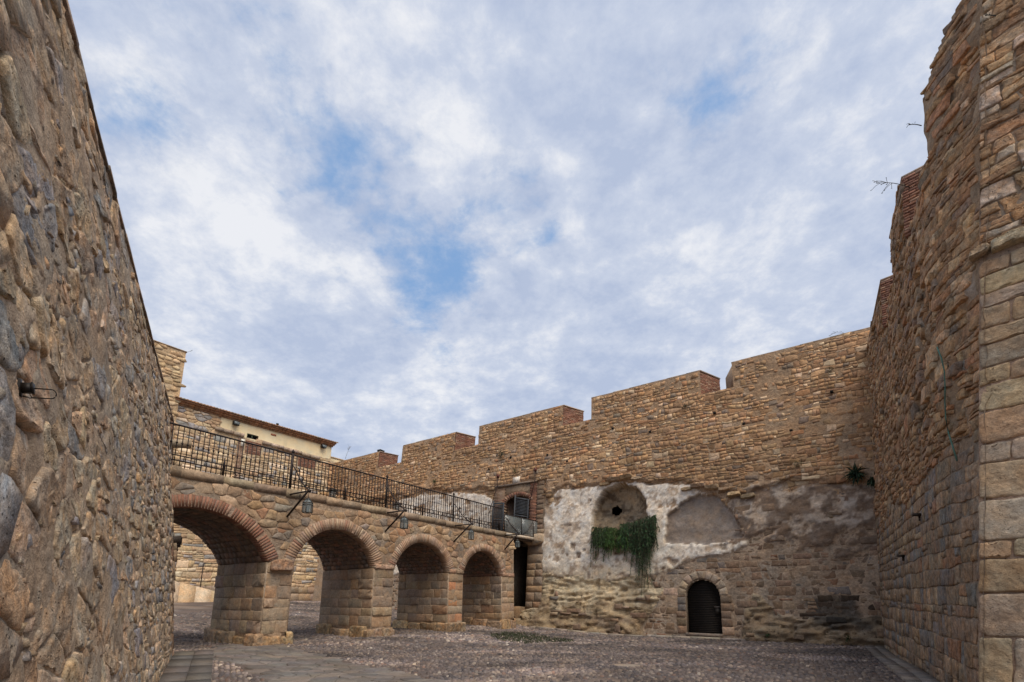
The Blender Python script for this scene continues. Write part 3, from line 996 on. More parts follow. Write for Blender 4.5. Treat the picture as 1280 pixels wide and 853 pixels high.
    Acc().box(FW, -15.25, -14.23, -0.1, 0.075, 0.95, 5.2, (0.27, 0.21, 0.155)).box(FW, -14.77, -14.31, -0.1, 0.06, 5.2, 7.8, (0.27, 0.21, 0.155)).build('pilaster_bed', M['mortar'], t)
    s = 1.0
    while s < 5.15:
        hgt = min(rng.uniform(0.30, 0.52), 5.2 - s)
        a = -15.26
        for b in ([-14.22] if rng.uniform() < 0.6 else [rng.uniform(-14.9, -14.6), -14.22]):
            P = np.array([(a, s), (b, s), (b, s + hgt), (a, s + hgt)]) + rng.uniform(-.012, .012, (4, 2))
            V, T = stone_mesh(P, 0.09, 0.006, 1, 0.06, 0.06)
            Acc().add(FW(V), T, pick(PAL_PIER) * 0.95).build('pilaster_block', M['stone_block'], t)
            a = b
        s += hgt
    for (a, b, c, d) in ((-16.6, -15.9, 0.05, 0.98), (-15.95, -15.3, 0.35, 1.02), (-15.9, -15.2, -0.1, 0.4), (-17.6, -16.6, 0.0, 0.9), (-17.7, -16.5, 0.9, 1.6)):
        P = np.array([(a, c), (b, c), (b, d), (a, d)]) + rng.uniform(-.03, .03, (4, 2))
        V, T = stone_mesh(P, 0.5 if b > -16.3 else 0.12, 0.015, 1, 0.12, 0.1)
        V[:, 1] = np.where(V[:, 1] > 0, V[:, 1] + 0.25, V[:, 1])
        Acc().add(FW(V), T, pick(PAL_PIER) * 0.8).build('plinth_block', M['stone_block'], t)

    # upper door: brick jambs and arch, tympanum of stone, lintel line, plaque
    def bricks_column(u0, u1, s0, s1, out, nm='brick', pal=PAL_BK):
        s = s0; i = 0
        while s < s1 - 0.03:
            hgt = 0.085
            P = np.array([(u0 - (0.05 if i % 2 else 0), s), (u1 + (0.05 if i % 2 == 0 else 0), s), (u1 + (0.05 if i % 2 == 0 else 0), s + hgt), (u0 - (0.05 if i % 2 else 0), s + hgt)])
            a = Acc(); a.box(FW, P[0][0], P[1][0], -0.3, out + rng.uniform(-.008, .008), s + 0.006, s + hgt - 0.008, pick(pal), 0.005)
            a.build(nm, M['brick'], t)
            s += hgt; i += 1
    bricks_column(-15.22, -14.84, 5.2, 7.9, 0.07)
    bricks_column(-17.75, -17.08, 4.9, 7.85, 0.06, pal=PAL_BKP)
    s = 5.2
    while s < 7.8:
        P = np.array([(-14.78, s), (-14.3, s), (-14.3, s + 0.27), (-14.78, s + 0.27)]) + rng.uniform(-.015, .015, (4, 2))
        V, T = stone_mesh(P, 0.08, 0.012, 1, 0.15, 0.1)
        Acc().add(FW(V), T, pick(PAL_LOW) * 0.9).build('quoin_block', M['stone_block'], t)
        s += 0.28
    for k in range(15):
        a0, a1 = pi * (0.10 + 0.80 * k / 15), pi * (0.10 + 0.80 * (k + 1) / 15)
        g = 0.012
        P = []
        for (r, a) in ((0, a0 + g), (0.26, a0 + g), (0.26, a1 - g), (0, a1 - g)):
            P.append((-16.15 + (0.93 + r) * cos(a), 6.75 + (0.56 + r * 0.9) * sin(a)))
        V, T = stone_mesh(np.array(P), 0.085, 0.004, 0, 0.05, 0.02)
        Acc().add(FW(V), T, pick(PAL_BK)).build('arch_brick', M['brick'], t)
    Acc().box(FW, -17.1, -15.2, -0.3, 0.028, 6.9 + 0.50, 7.95, (0.30, 0.225, 0.155)).build('tympanum', M['mortar'], t)
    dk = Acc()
    dk.box(FW, -17.3, -15.0, -2.7, -2.6, 4.5, 7.6, DARK)  # upper door's pocket, its inner shade painted in dark tones
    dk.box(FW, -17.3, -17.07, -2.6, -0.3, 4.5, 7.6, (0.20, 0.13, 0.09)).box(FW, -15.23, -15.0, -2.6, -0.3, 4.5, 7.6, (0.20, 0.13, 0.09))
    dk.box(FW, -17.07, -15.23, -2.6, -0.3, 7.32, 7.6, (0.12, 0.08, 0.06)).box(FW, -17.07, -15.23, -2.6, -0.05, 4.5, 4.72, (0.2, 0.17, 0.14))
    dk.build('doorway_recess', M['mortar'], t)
    Acc().box(FW, -17.75, -14.75, 0.02, 0.16, 7.96, 8.06, (0.20, 0.155, 0.12), 0.006).build('lintel', M['stone_block'], t)
    tag(Acc().box(FW, -16.45, -15.95, 0.0, 0.17, 8.06, 8.42, (0.62, 0.55, 0.47), 0.006).build('plaque', M['plaster'], t))
    for (ux, sb) in ((-17.55, 5.2), (-14.86, 5.5)):     # lifting rods
        Acc().tube(FW, [(ux, 0.20, 8.72), (ux, 0.22, 8.0), (ux - 0.42 * (1 if ux < -16 else 0.6), 0.35, sb + 1.0)], 0.022, (0.05, 0.03, 0.025), 5) \
            .box(FW, ux - 0.05, ux + 0.05, 0.0, 0.26, 8.55, 8.75, (0.10, 0.03, 0.025)).build('lifting_rod', M['iron'], t)
    # shutters: frame with louvre slats, swung open
    for (hu, ang, wd) in ((-17.02, 165, 0.72), (-15.28, -58, 0.88)):
        th = radians(ang)
        def leaf(P, hu=hu, th=th):
            P = np.asarray(P, float); r = P[..., 0]
            return FW(np.stack([hu + r * cos(th) + P[..., 1] * sin(th) * 0, 0.1 + abs(sin(th)) * r + P[..., 1], P[..., 2]], -1)) if ang > 90 else \
                FW(np.stack([hu - r * cos(th), 0.1 - sin(th) * r * 1.0 + P[..., 1], P[..., 2]], -1))
        f = Acc(); col = (0.045, 0.048, 0.055)
        z0, z1 = 4.86, 6.98
        f.box(leaf, 0, 0.07, -0.02, 0.025, z0, z1, col).box(leaf, wd - 0.07, wd, -0.02, 0.025, z0, z1 + 0.12, col)
        f.box(leaf, 0.07, wd - 0.07, -0.018, 0.022, z0, z0 + 0.1, col).box(leaf, 0.07, wd - 0.07, -0.018, 0.022, z1 - 0.1, z1, col).box(leaf, 0.07, wd - 0.07, -0.018, 0.022, 5.9, 5.98, col)
        so = f.build('shutter', M['wood'], t)
        for k in range(24):
            s = z0 + 0.12 + k * 0.082
            if 5.86 < s < 5.99 or s > z1 - 0.14: continue
            Acc().box(leaf, 0.07, wd - 0.07, -0.012, 0.020, s, s + 0.05, (0.038, 0.042, 0.05)).build('louvre_slat', M['wood'], so)

    # merlons: body, brick cheek on the right, quoins, coping
    for i, (a, b) in enumerate(W_MER):
        body = Acc()
        L0, R1 = a + 0.04, b - 0.04
        th_ = 1.25; sp = 0.62
        p = [(L0, 0.0), (R1, 0.0), (R1 + sp, -th_), (L0 - sp, -th_)]
        V = [(q[0], q[1] - 0.02, s) for s in (S_SILL, S_TOP) for q in p]
        V = np.array(V)
        body.quads(FW(V), [(0, 1, 2, 3), (7, 6, 5, 4), (1, 5, 6, 2), (2, 6, 7, 3), (3, 7, 4, 0)], (0.34, 0.25, 0.17))
        body.build('merlon_body', M['mortar'], t)
        cop = Acc(); u = a - 0.02
        while u < b:
            w_ = min(rng.uniform(0.35, 0.8), b - u + 0.03)
            d = 0.03
            V = np.array([(u, 0.05, S_TOP), (u + w_, 0.05, S_TOP), (u + w_ + (sp if u + w_ > b - 0.05 else 0), -th_, S_TOP), (u, -th_, S_TOP)])
            V2 = V + (0, 0, 0.05 + rng.uniform(0, 0.02))
            cop.quads(FW(np.concatenate([V, V2])), [(0, 1, 2, 3), (7, 6, 5, 4), (0, 4, 5, 1), (1, 5, 6, 2), (2, 6, 7, 3), (3, 7, 4, 0)], pick([((0.27, 0.21, 0.165), 1), ((0.33, 0.25, 0.18), 1)]))
            u += w_
        cop.build('coping', M['stone_far'], t)
        if b < 1:
            br = Acc(); s = S_SILL - 0.05; r = 0
            ex, ey = sp, -th_; Ln = sqrt(ex * ex + ey * ey); ex, ey = ex / Ln, ey / Ln
            nx, ny = -ey, ex     # outward of the cheek
            while s < S_TOP - 0.02:
                x = -0.02 - (0.14 if r % 2 else 0)
                while x < Ln:
                    x1 = min(x + 0.27, Ln); xa = max(x, -0.03)
                    q = []
                    for (tt, oo) in ((xa + 0.006, -0.1), (x1 - 0.006, -0.1), (x1 - 0.006, 0.045 + rng.uniform(-.012, .012)), (xa + 0.006, 0.045 + rng.uniform(-.012, .012))):
                        q.append((R1 + ex * tt + nx * oo, ey * tt + ny * oo))
                    V = np.array([(c[0], c[1], z) for z in (s + 0.004, s + 0.062) for c in q])
                    br.quads(FW(V), [(0, 1, 2, 3), (7, 6, 5, 4), (0, 4, 5, 1), (1, 5, 6, 2), (2, 6, 7, 3), (3, 7, 4, 0)], pick(PAL_BK))
                    x = x1
                s += 0.072; r += 1
            br.build('brick_cheek', M['brick'], t, kind='stuff')
        if a > -34:
            s = S_SILL; r = 0
            while s < S_TOP - 0.05:
                w_ = 0.24 if r % 2 else 0.36
                V, T = stone_mesh(np.array([(a, s), (a + w_, s), (a + w_, s + 0.075), (a, s + 0.075)]), 0.05, 0.004, 0, 0.1, 0.05)
                Acc().add(FW(V), T, pick(PAL_BKP)).build('corner_brick', M['brick'], t)
                s += 0.08; r += 1
    # wall walk and back of the wall
    Acc().box(FW, -36, 1.9, -3.0, 0.02, S_SILL - 0.10, S_SILL - 0.02, (0.33, 0.25, 0.18)).box(FW, -36, 2.6, -3.2, -3.0, -0.5, S_SILL - 0.02, (0.3, 0.22, 0.15)).build('wall_walk', M['mortar'], t)
    # putlog holes: dark blocks set in the face, their inner shade painted
    for (u, s) in ((-14.2, 9.4), (-20.8, 8.6), (-18.4, 9.2), (-2.1, 8.4), (-8.2, 9.6), (-16.8, 9.7), (-1.3, 3.6), (-3.0, 7.4), (-12.9, 8.8), (-5.1, 9.9), (-10.2, 10.2), (-0.5, 9.8), (-3.9, 9.1), (-7.1, 8.1)):
        Acc().box(FW, u, u + 0.11, -0.05, 0.145 if s > 6 else 0.06, s, s + 0.10, DARK).build('putlog_hole', M['mortar'], t)
    return t


build_rear_wall()

# ================================================================== LEFT WALL (near)
def l_end(s): return 0.285 * s
L_TOP = 6.62


def crack_u(s):
    return np.interp(s, [-1, 0.2, 1.2, 2.1, 2.6, 3.0, 3.4, 3.7], [-2.2, -2.1, -1.9, -1.9, -2.3, -3.0, -4.0, -4.8])


def in_crack(u, s, g=0.07):
    return (np.abs(u - crack_u(s)) < g * (0.6 + 0.5 * sstep(0, 3, s))) & (s < 3.6)


def build_left_wall():
    t = thing('rubble_wall', 'tall near wall of rough grey and brown rubble leaning back on the left of the court', 'wall', FL(np.array([-6.0, 0, 0])))

    def relief(u, s):
        o = 0.044 + 0.026 * fbm(u * 3, s * 3, 0, 4) + 0.05 * fbm(u * 0.5, s * 0.5, 3, 2) - 0.10 * sstep(0.26, 0.40, fbm(u * 3.5, s * 3.5, 12, 4))
        o = o - 0.16 * in_crack(u, s, 0.10)
        return o - 0.5 * (np.abs(u + 5.65) < 0.09) * (np.abs(s - 5.92) < 0.22)

    def col(u, s):
        return mixc((0.33, 0.255, 0.185), (0.42, 0.33, 0.24), sstep(-.3, .4, fbm(u * 1.5, s * 1.5, 5, 4)))
    parts = sheet(FL, -20, 2.0, -0.6, L_TOP, 0.06, relief, col, None, lambda u, s: u > l_end(s) - 0.02)
    parts[0].build('mortar_bed', M['mortar'], t, smooth=True)

    def keep(u, s):
        m = (u < l_end(s) - 0.22) & (s < L_TOP - 0.06) & ~in_crack(u, s, 0.09)
        return m & ~((np.abs(u + 5.65) < 0.22) & (np.abs(s - 5.92) < 0.28))
    far = rubble(-6.5, 2.0, -0.3, L_TOP, 0.36, 0.22, keep, 0.4, 0.25)
    nearp = voronoi(-20, -6.5, -0.3, L_TOP, 0.44, 0.27, 0.6, keep, big=0.22)
    off = lambda u, s: 0.05 * fbm(np.array([u * 0.5]), np.array([s * 0.5]), 3, 2)[0]

    def lcol(u, s):
        g = fbm(np.array([u * 0.6]), np.array([s * 0.5]), 9, 2)[0]
        if rng.uniform() < 0.16 + 0.45 * max(g, 0): return pick(PAL_L[2:3] + PAL_L[5:6])
        return pick(PAL_L[:2] + PAL_L[3:5])
    lay(FL, far + nearp, t, M['stone_near'], None, 'stone', 'rubble_stones', 300, (0.038, 0.060), 0.003, off, lcol, near=(110, 30), rough=0.3, tilt=0.45)
    # small pinning stones in the joints
    small = voronoi(-14, 1.5, -0.2, L_TOP, 0.13, 0.09, 0.4, lambda u, s: (fbm(u * 2.2, s * 2.2, 30, 3) > 0.22) & (u < l_end(s) - 0.08) & ~in_crack(u, s, 0.1))
    acc = Acc()
    for P in small:
        V, T = stone_mesh(P, rng.uniform(0.035, 0.052), 0.004, 0, 0.3, 0.5)
        V[:, 1] += off(*P.mean(0))
        acc.add(FL(V), T, pick(PAL_L))
    acc.build('pinning_stones', M['stone_near'], t, smooth=True, kind='stuff')
    # squared quoins down the far end
    s = -0.1
    i = 0
    while s < L_TOP - 0.1:
        hgt = min(rng.uniform(0.30, 0.44), L_TOP - s)
        w_ = 0.42 if i % 2 else 0.26
        P = np.array([(l_end(s) - w_, s), (l_end(s), s), (l_end(s + hgt), s + hgt), (l_end(s + hgt) - w_, s + hgt)]) + rng.uniform(-.012, .012, (4, 2))
        V, T = stone_mesh(P, 0.07, 0.012, 1, 0.2, 0.15)
        Acc().add(FL(V), T, pick(PAL_LOW) * 0.95).build('quoin_block', M['stone_near'], t)
        s += hgt; i += 1
    # coping of flat slabs with a thin shadow joint
    u = -20.0
    while u < l_end(L_TOP) - 0.02:
        w_ = min(rng.uniform(0.45, 0.85), l_end(L_TOP) + 0.06 - u)
        Acc().box(FL, u + 0.008, u + w_ - 0.004, -1.0, 0.085 + rng.uniform(-.006, .006), L_TOP, L_TOP + 0.07, pick([((0.20, 0.155, 0.12), 1), ((0.27, 0.20, 0.145), 1)]), 0.005).build('coping_slab', M['stone_near'], t)
        u += w_
    # body: end face and back
    V = np.array([(l_end(s) - 0.03, o, s) for s in (-0.5, L_TOP) for o in (0.0, -1.2)] + [(-20, -1.2, -0.5), (-20, -1.2, L_TOP), (-20, 0, -0.5), (-20, 0, L_TOP)])
    Acc().quads(FL(V), [(0, 1, 3, 2), (1, 4, 5, 3), (4, 6, 7, 5), (2, 3, 5, 7)], (0.25, 0.19, 0.14)).build('wall_core', M['mortar'], t)
    return t


build_left_wall()

# ================================================================== RIGHT WALL
R_SILL, R_TOP = 10.15, 11.42
R_MER = [(-1.0, 4.34), (6.48, 8.93), (11.02, 17.0)]


def r_merlon(u):
    u = np.asarray(u, float); r = np.zeros(u.shape, bool)
    for a, b in R_MER: r |= (u > a) & (u < b)
    return r


def r_top(u): return R_TOP + 0.95 * sstep(10.9, 11.9, u) + 1.0 * sstep(11.9, 12.35, u)


def r_end(s):
    return UC + 0.0 * np.asarray(s, float)


def r_relief(u, s):
    low = sstep(4.8, 3.6, s + 0.6 * vn(u * 0.6, 0 * u, 2))
    o = 0.025 * fbm(u * 4, s * 4, 0, 3) + 0.09 * fbm(u * 0.6, s * 0.6, 4, 3) * (1 - low)
    ero = sstep(0.10, 0.4, fbm(u * 1.1, s * 1.1, 8, 3)) * (1 - low)
    return o - 0.12 * ero


def build_right_wall():
    t = thing('battered_wall', 'towering brown rubble wall with brick-sided merlons along the right of the court', 'wall', FR(np.array([6.0, 0, 0])))

    def col(u, s):
        low = sstep(4.8, 3.4, s + 0.6 * vn(u * 0.6, 0 * u, 2))
        c = mixc((0.30, 0.215, 0.14), (0.24, 0.195, 0.15), low)
        c = mixc(c, (0.42, 0.34, 0.27), sstep(0.25, 0.45, fbm(u * 1.6, s * 0.6, 15, 4)) * sstep(9, 6, s) * sstep(2, 3.5, s) * 0.8)
        return np.clip(c * (1 + 0.25 * fbm(u * 2, s * 2, 3, 4))[:, None], 0.02, 0.9)
    hole = lambda u, s: ((s > R_SILL) & ~r_merlon(u)) | (u > r_end(s) + 0.06) | (s > r_top(u))
    parts = sheet(FR, -1.0, 13.2, -0.6, R_TOP + 2.0, 0.07, r_relief, col, None, hole)
    parts[0].build('mortar_bed', M['mortar'], t, smooth=True)

    def base(u, s):
        m = (u < r_end(s) - 0.10) & (s < r_top(u) - 0.05)
        return m & ~((s > R_SILL - 0.05) & ~(r_merlon(u - 0.15) & r_merlon(u + 0.15)))
    clip_ = lambda PP: [np.column_stack([np.minimum(P[:, 0], UC + 0.02), P[:, 1]]) for P in PP]
    split = lambda u: 4.2 + 0.6 * vn(u * 0.6, 0 * u, 2)
    up = rubble(-1.0, 13.2, 3.4, R_TOP + 2, 0.30, 0.165, lambda u, s: base(u, s) & (s > split(u)), 0.4, 0.25)
    low = rubble(-1.0, 12.6, -0.3, 5.0, 0.38, 0.26, lambda u, s: base(u, s) & (s <= split(u)), 0.14, 0.12)
    off = lambda u, s: r_relief(np.array([u]), np.array([s]))[0]
    lay(FR, clip_(up), t, M['stone_near'], PAL_R, 'stone', 'rubble_stones', 170, (0.015, 0.048), 0.006, off, None, near=(500, 40), rough=0.35, tilt=0.5)
    lay(FR, clip_(low), t, M['stone_near'], PAL_RL, 'block', 'lower_stones', 130, (0.006, 0.024), 0.007, off, None, near=(900, 60), rough=0.25, tilt=0.2)
    # merlons
    for (a, b) in R_MER:
        b2 = min(b, 12.35)
        sp, th_ = 0.62, 1.25
        p = [(a + 0.04, -0.02), (b2 - 0.04, -0.02), (b2 - 0.04 + sp, -th_), (a + 0.04 - sp, -th_)]
        V = np.array([(q[0], q[1], s) for s in (R_SILL - 0.1, R_TOP) for q in p])
        Acc().quads(FR(V), [(0, 1, 2, 3), (7, 6, 5, 4), (1, 5, 6, 2), (2, 6, 7, 3), (3, 7, 4, 0)], (0.32, 0.235, 0.16)).build('merlon_body', M['mortar'], t)
        V = np.array([(q[0], q[1] + (0.05 if k < 2 else 0), s) for s in (R_TOP, R_TOP + 0.06) for k, q in enumerate(p)])
        Acc().quads(FR(V), [(0, 1, 2, 3), (7, 6, 5, 4), (0, 4, 5, 1), (1, 5, 6, 2), (2, 6, 7, 3), (3, 7, 4, 0)], (0.30, 0.22, 0.16)).build('coping', M['stone_far'], t)
        if b < 12:
            ex, ey = sp, -th_; Ln = sqrt(ex * ex + ey * ey); ex, ey = ex / Ln, ey / Ln
            nx, ny = -ey, ex
            br = Acc(); s = R_SILL - 0.3; r = 0
            while s < R_TOP - 0.02:
                x = -0.02 - (0.14 if r % 2 else 0)
                while x < Ln:
                    x1 = min(x + 0.27, Ln); xa = max(x, -0.03); q = []
                    for (tt, oo) in ((xa + .006, -.1), (x1 - .006, -.1), (x1 - .006, .04 + rng.uniform(-.012, .012)), (xa + .006, .04 + rng.uniform(-.012, .012))):
                        q.append((b - 0.04 + ex * tt + nx * oo, ey * tt + ny * oo))
                    V = np.array([(c[0], c[1], z) for z in (s + .004, s + .062) for c in q])
                    br.quads(FR(V), [(0, 1, 2, 3), (7, 6, 5, 4), (0, 4, 5, 1), (1, 5, 6, 2), (2, 6, 7, 3), (3, 7, 4, 0)], pick(PAL_BK))
                    x = x1
                s += 0.074; r += 1
            br.build('brick_cheek', M['brick'], t, kind='stuff')
    Acc().box(FR, -3, 12.3, -3.0, -0.06, R_SILL - 0.2, R_SILL - 0.12, (0.3, 0.22, 0.15)).box(FR, -3, 12.3, -3.2, -3.0, -0.5, R_SILL - 0.1, (0.3, 0.22, 0.15)).build('wall_walk', M['mortar'], t)
    for (u, s) in ((8.6, 3.3), (5.9, 2.6)):
        Acc().box(FR, u, u + 0.16, 0.0, 0.16, s, s + 0.05, (0.06, 0.045, 0.035)).box(FR, u, u + 0.05, 0.0, 0.05, s - 0.10, s, (0.06, 0.045, 0.035)).build('iron_stub', M['iron'], t)
    return t


build_right_wall()

# near end of the right wall: pier of big tooled blocks turning away, ledge and rubble above


class TurnFrame:
    """Follows the plumb corner of the right wall; u runs to the right of the corner, o outwards."""
    def __init__(self, az):
        a = radians(az)
        self.X = np.array([sin(a), cos(a), 0.0]); self.N = np.array([-self.X[1], self.X[0], 0.0])

    def __call__(self, V):
        V = np.asarray(V, float)
        s = V[..., 2]
        c = FR(np.stack([r_end(s), 0 * s + 0.04, s], -1))
        return c + V[..., 0:1] * self.X - V[..., 1:2] * self.N


FT = TurnFrame(142.0)


def build_turn():
    t = thing('corner_pier', 'tall buttress of big tooled sandstone blocks at the right edge with rough ledge above', 'buttress', FT(np.array([0.8, 0, 0])))
    W_ = 2.6
    parts = sheet(FT, 0.0, W_, -0.6, 13.2, 0.05, lambda u, s: 0.004 + 0.02 * fbm(u * 4, s * 4, 0, 3), lambda u, s: mixc((0.36, 0.265, 0.20), (0.27, 0.20, 0.14), sstep(6.5, 7.5, s)))
    parts[0].build('mortar_bed', M['mortar'], t, smooth=True)
    hs = [(-0.1, .35), (.25, .78), (1.03, .62), (1.65, .50), (2.15, .26), (2.41, .62), (3.03, .55), (3.58, .32), (3.9, .5), (4.4, .42), (4.82, .28), (5.1, .38), (5.48, .26), (5.74, .36), (6.1, .24), (6.34, .30), (6.64, .26)]
    pal = [((0.40, 0.305, 0.20), 3), ((0.37, 0.265, 0.165), 3), ((0.44, 0.355, 0.26), 1.5), ((0.35, 0.275, 0.20), 2)]
    for i, (s0, h) in enumerate(hs):
        u = 0.0
        while u < W_:
            w_ = rng.uniform(0.6, 1.0) if (i % 3 != 1 or u > 0.1) else 0.36
            u1 = min(u + w_, W_)
            n = 3
            P = [(u + (u1 - u) * k / n, s0) for k in range(n)] + [(u1, s0 + h * k / 2) for k in range(2)] + [(u1 - (u1 - u) * k / n, s0 + h) for k in range(n)] + [(u, s0 + h - h * k / 2) for k in range(2)]
            P = np.array(P) + rng.uniform(-.014, .014, (len(P), 2))
            V, T = stone_mesh(P, rng.uniform(0.025, 0.045), 0.010, 2, 0.15, 0.15)
            Acc().add(FT(V), T, pick(pal)).build('tooled_block', M['stone_block'], t, smooth=True)
            u = u1
    # left cheek of the blocks where they stand proud of the wall
    # ledge
    u = -0.12
    while u < W_:
        w_ = rng.uniform(0.25, 0.5)
        P = np.array([(u, 6.98), (u + w_, 7.0), (u + w_, 7.16), (u + w_ * 0.5, 7.2), (u, 7.14)]) + rng.uniform(-.02, .02, (5, 2))
        V, T = stone_mesh(P, 0.17, 0.006, 2, 0.15, 0.3)
        Acc().add(FT(V), T, pick([((0.46, 0.36, 0.25), 1), ((0.38, 0.28, 0.18), 1)])).build('ledge_stone', M['stone_near'], t, smooth=True)
        u += w_
    polys = [np.column_stack([np.maximum(P[:, 0], 0.0), P[:, 1]]) for P in rubble(0.0, W_, 7.2, 13.2, 0.36, 0.17, None, 0.4)]
    lay(FT, polys, t, M['stone_near'], PAL_R[:3] + [((0.44, 0.35, 0.26), 3)], 'stone', 'rubble_stones', 60, (0.015, 0.05), 0.008, None, None, near=(400, 60), rough=0.3, tilt=0.4)
    return t


build_turn()

# ================================================================== ARCADE CARRYING THE WALKWAY
ARCHES = [(-5.0, -0.82, 2.60, 3.93), (0.0, 3.15, 2.58, 3.82), (4.05, 7.10, 2.56, 3.73), (8.0, 10.88, 2.54, 3.66)]
PIERS = [(-0.82, 0.0), (3.15, 4.05), (7.10, 8.0), (10.88, 11.88)]
B_T = 3.1


def deck_z(u): return 4.95 - 0.0150 * (np.asarray(u, float) + 3.6)


def arc_geo(a, b, sp, cr):
    hw = (b - a) / 2; r = cr - sp
    R = (hw * hw + r * r) / (2 * r)
    return (a + b) / 2, hw, cr - R, R    # centre u, half width, centre z, radius


def in_arch(u, s, g=0.0):
    u = np.asarray(u, float); s = np.asarray(s, float)
    m = np.zeros(np.broadcast(u, s).shape, bool)
    for (a, b, sp, cr) in ARCHES:
        c, hw, zc, R = arc_geo(a, b, sp, cr)
        m |= ((s <= sp) & (u > a - g) & (u < b + g)) | ((s > sp - 0.001) & ((u - c) ** 2 + (s - zc) ** 2 < (R + g) ** 2) & (np.abs(u - c) < hw + g + 0.4))
    return m


def face_frame(kind, val, flip=1):
    """Sub-frames on the arcade: 'left' face of a pier (normal -u) at u = val."""
    def f(V):
        V = np.asarray(V, float)
        if kind == 'left':      # local u runs from the back to the front
            return FB(np.stack([val - V[..., 1], -(B_T - V[..., 0]), V[..., 2]], -1))
        if kind == 'right':     # local u runs from front to back
            return FB(np.stack([val + V[..., 1], -V[..., 0], V[..., 2]], -1))
        if kind == 'back':
            return FB(np.stack([val - V[..., 0], -B_T - V[..., 1], V[..., 2]], -1))
    return f


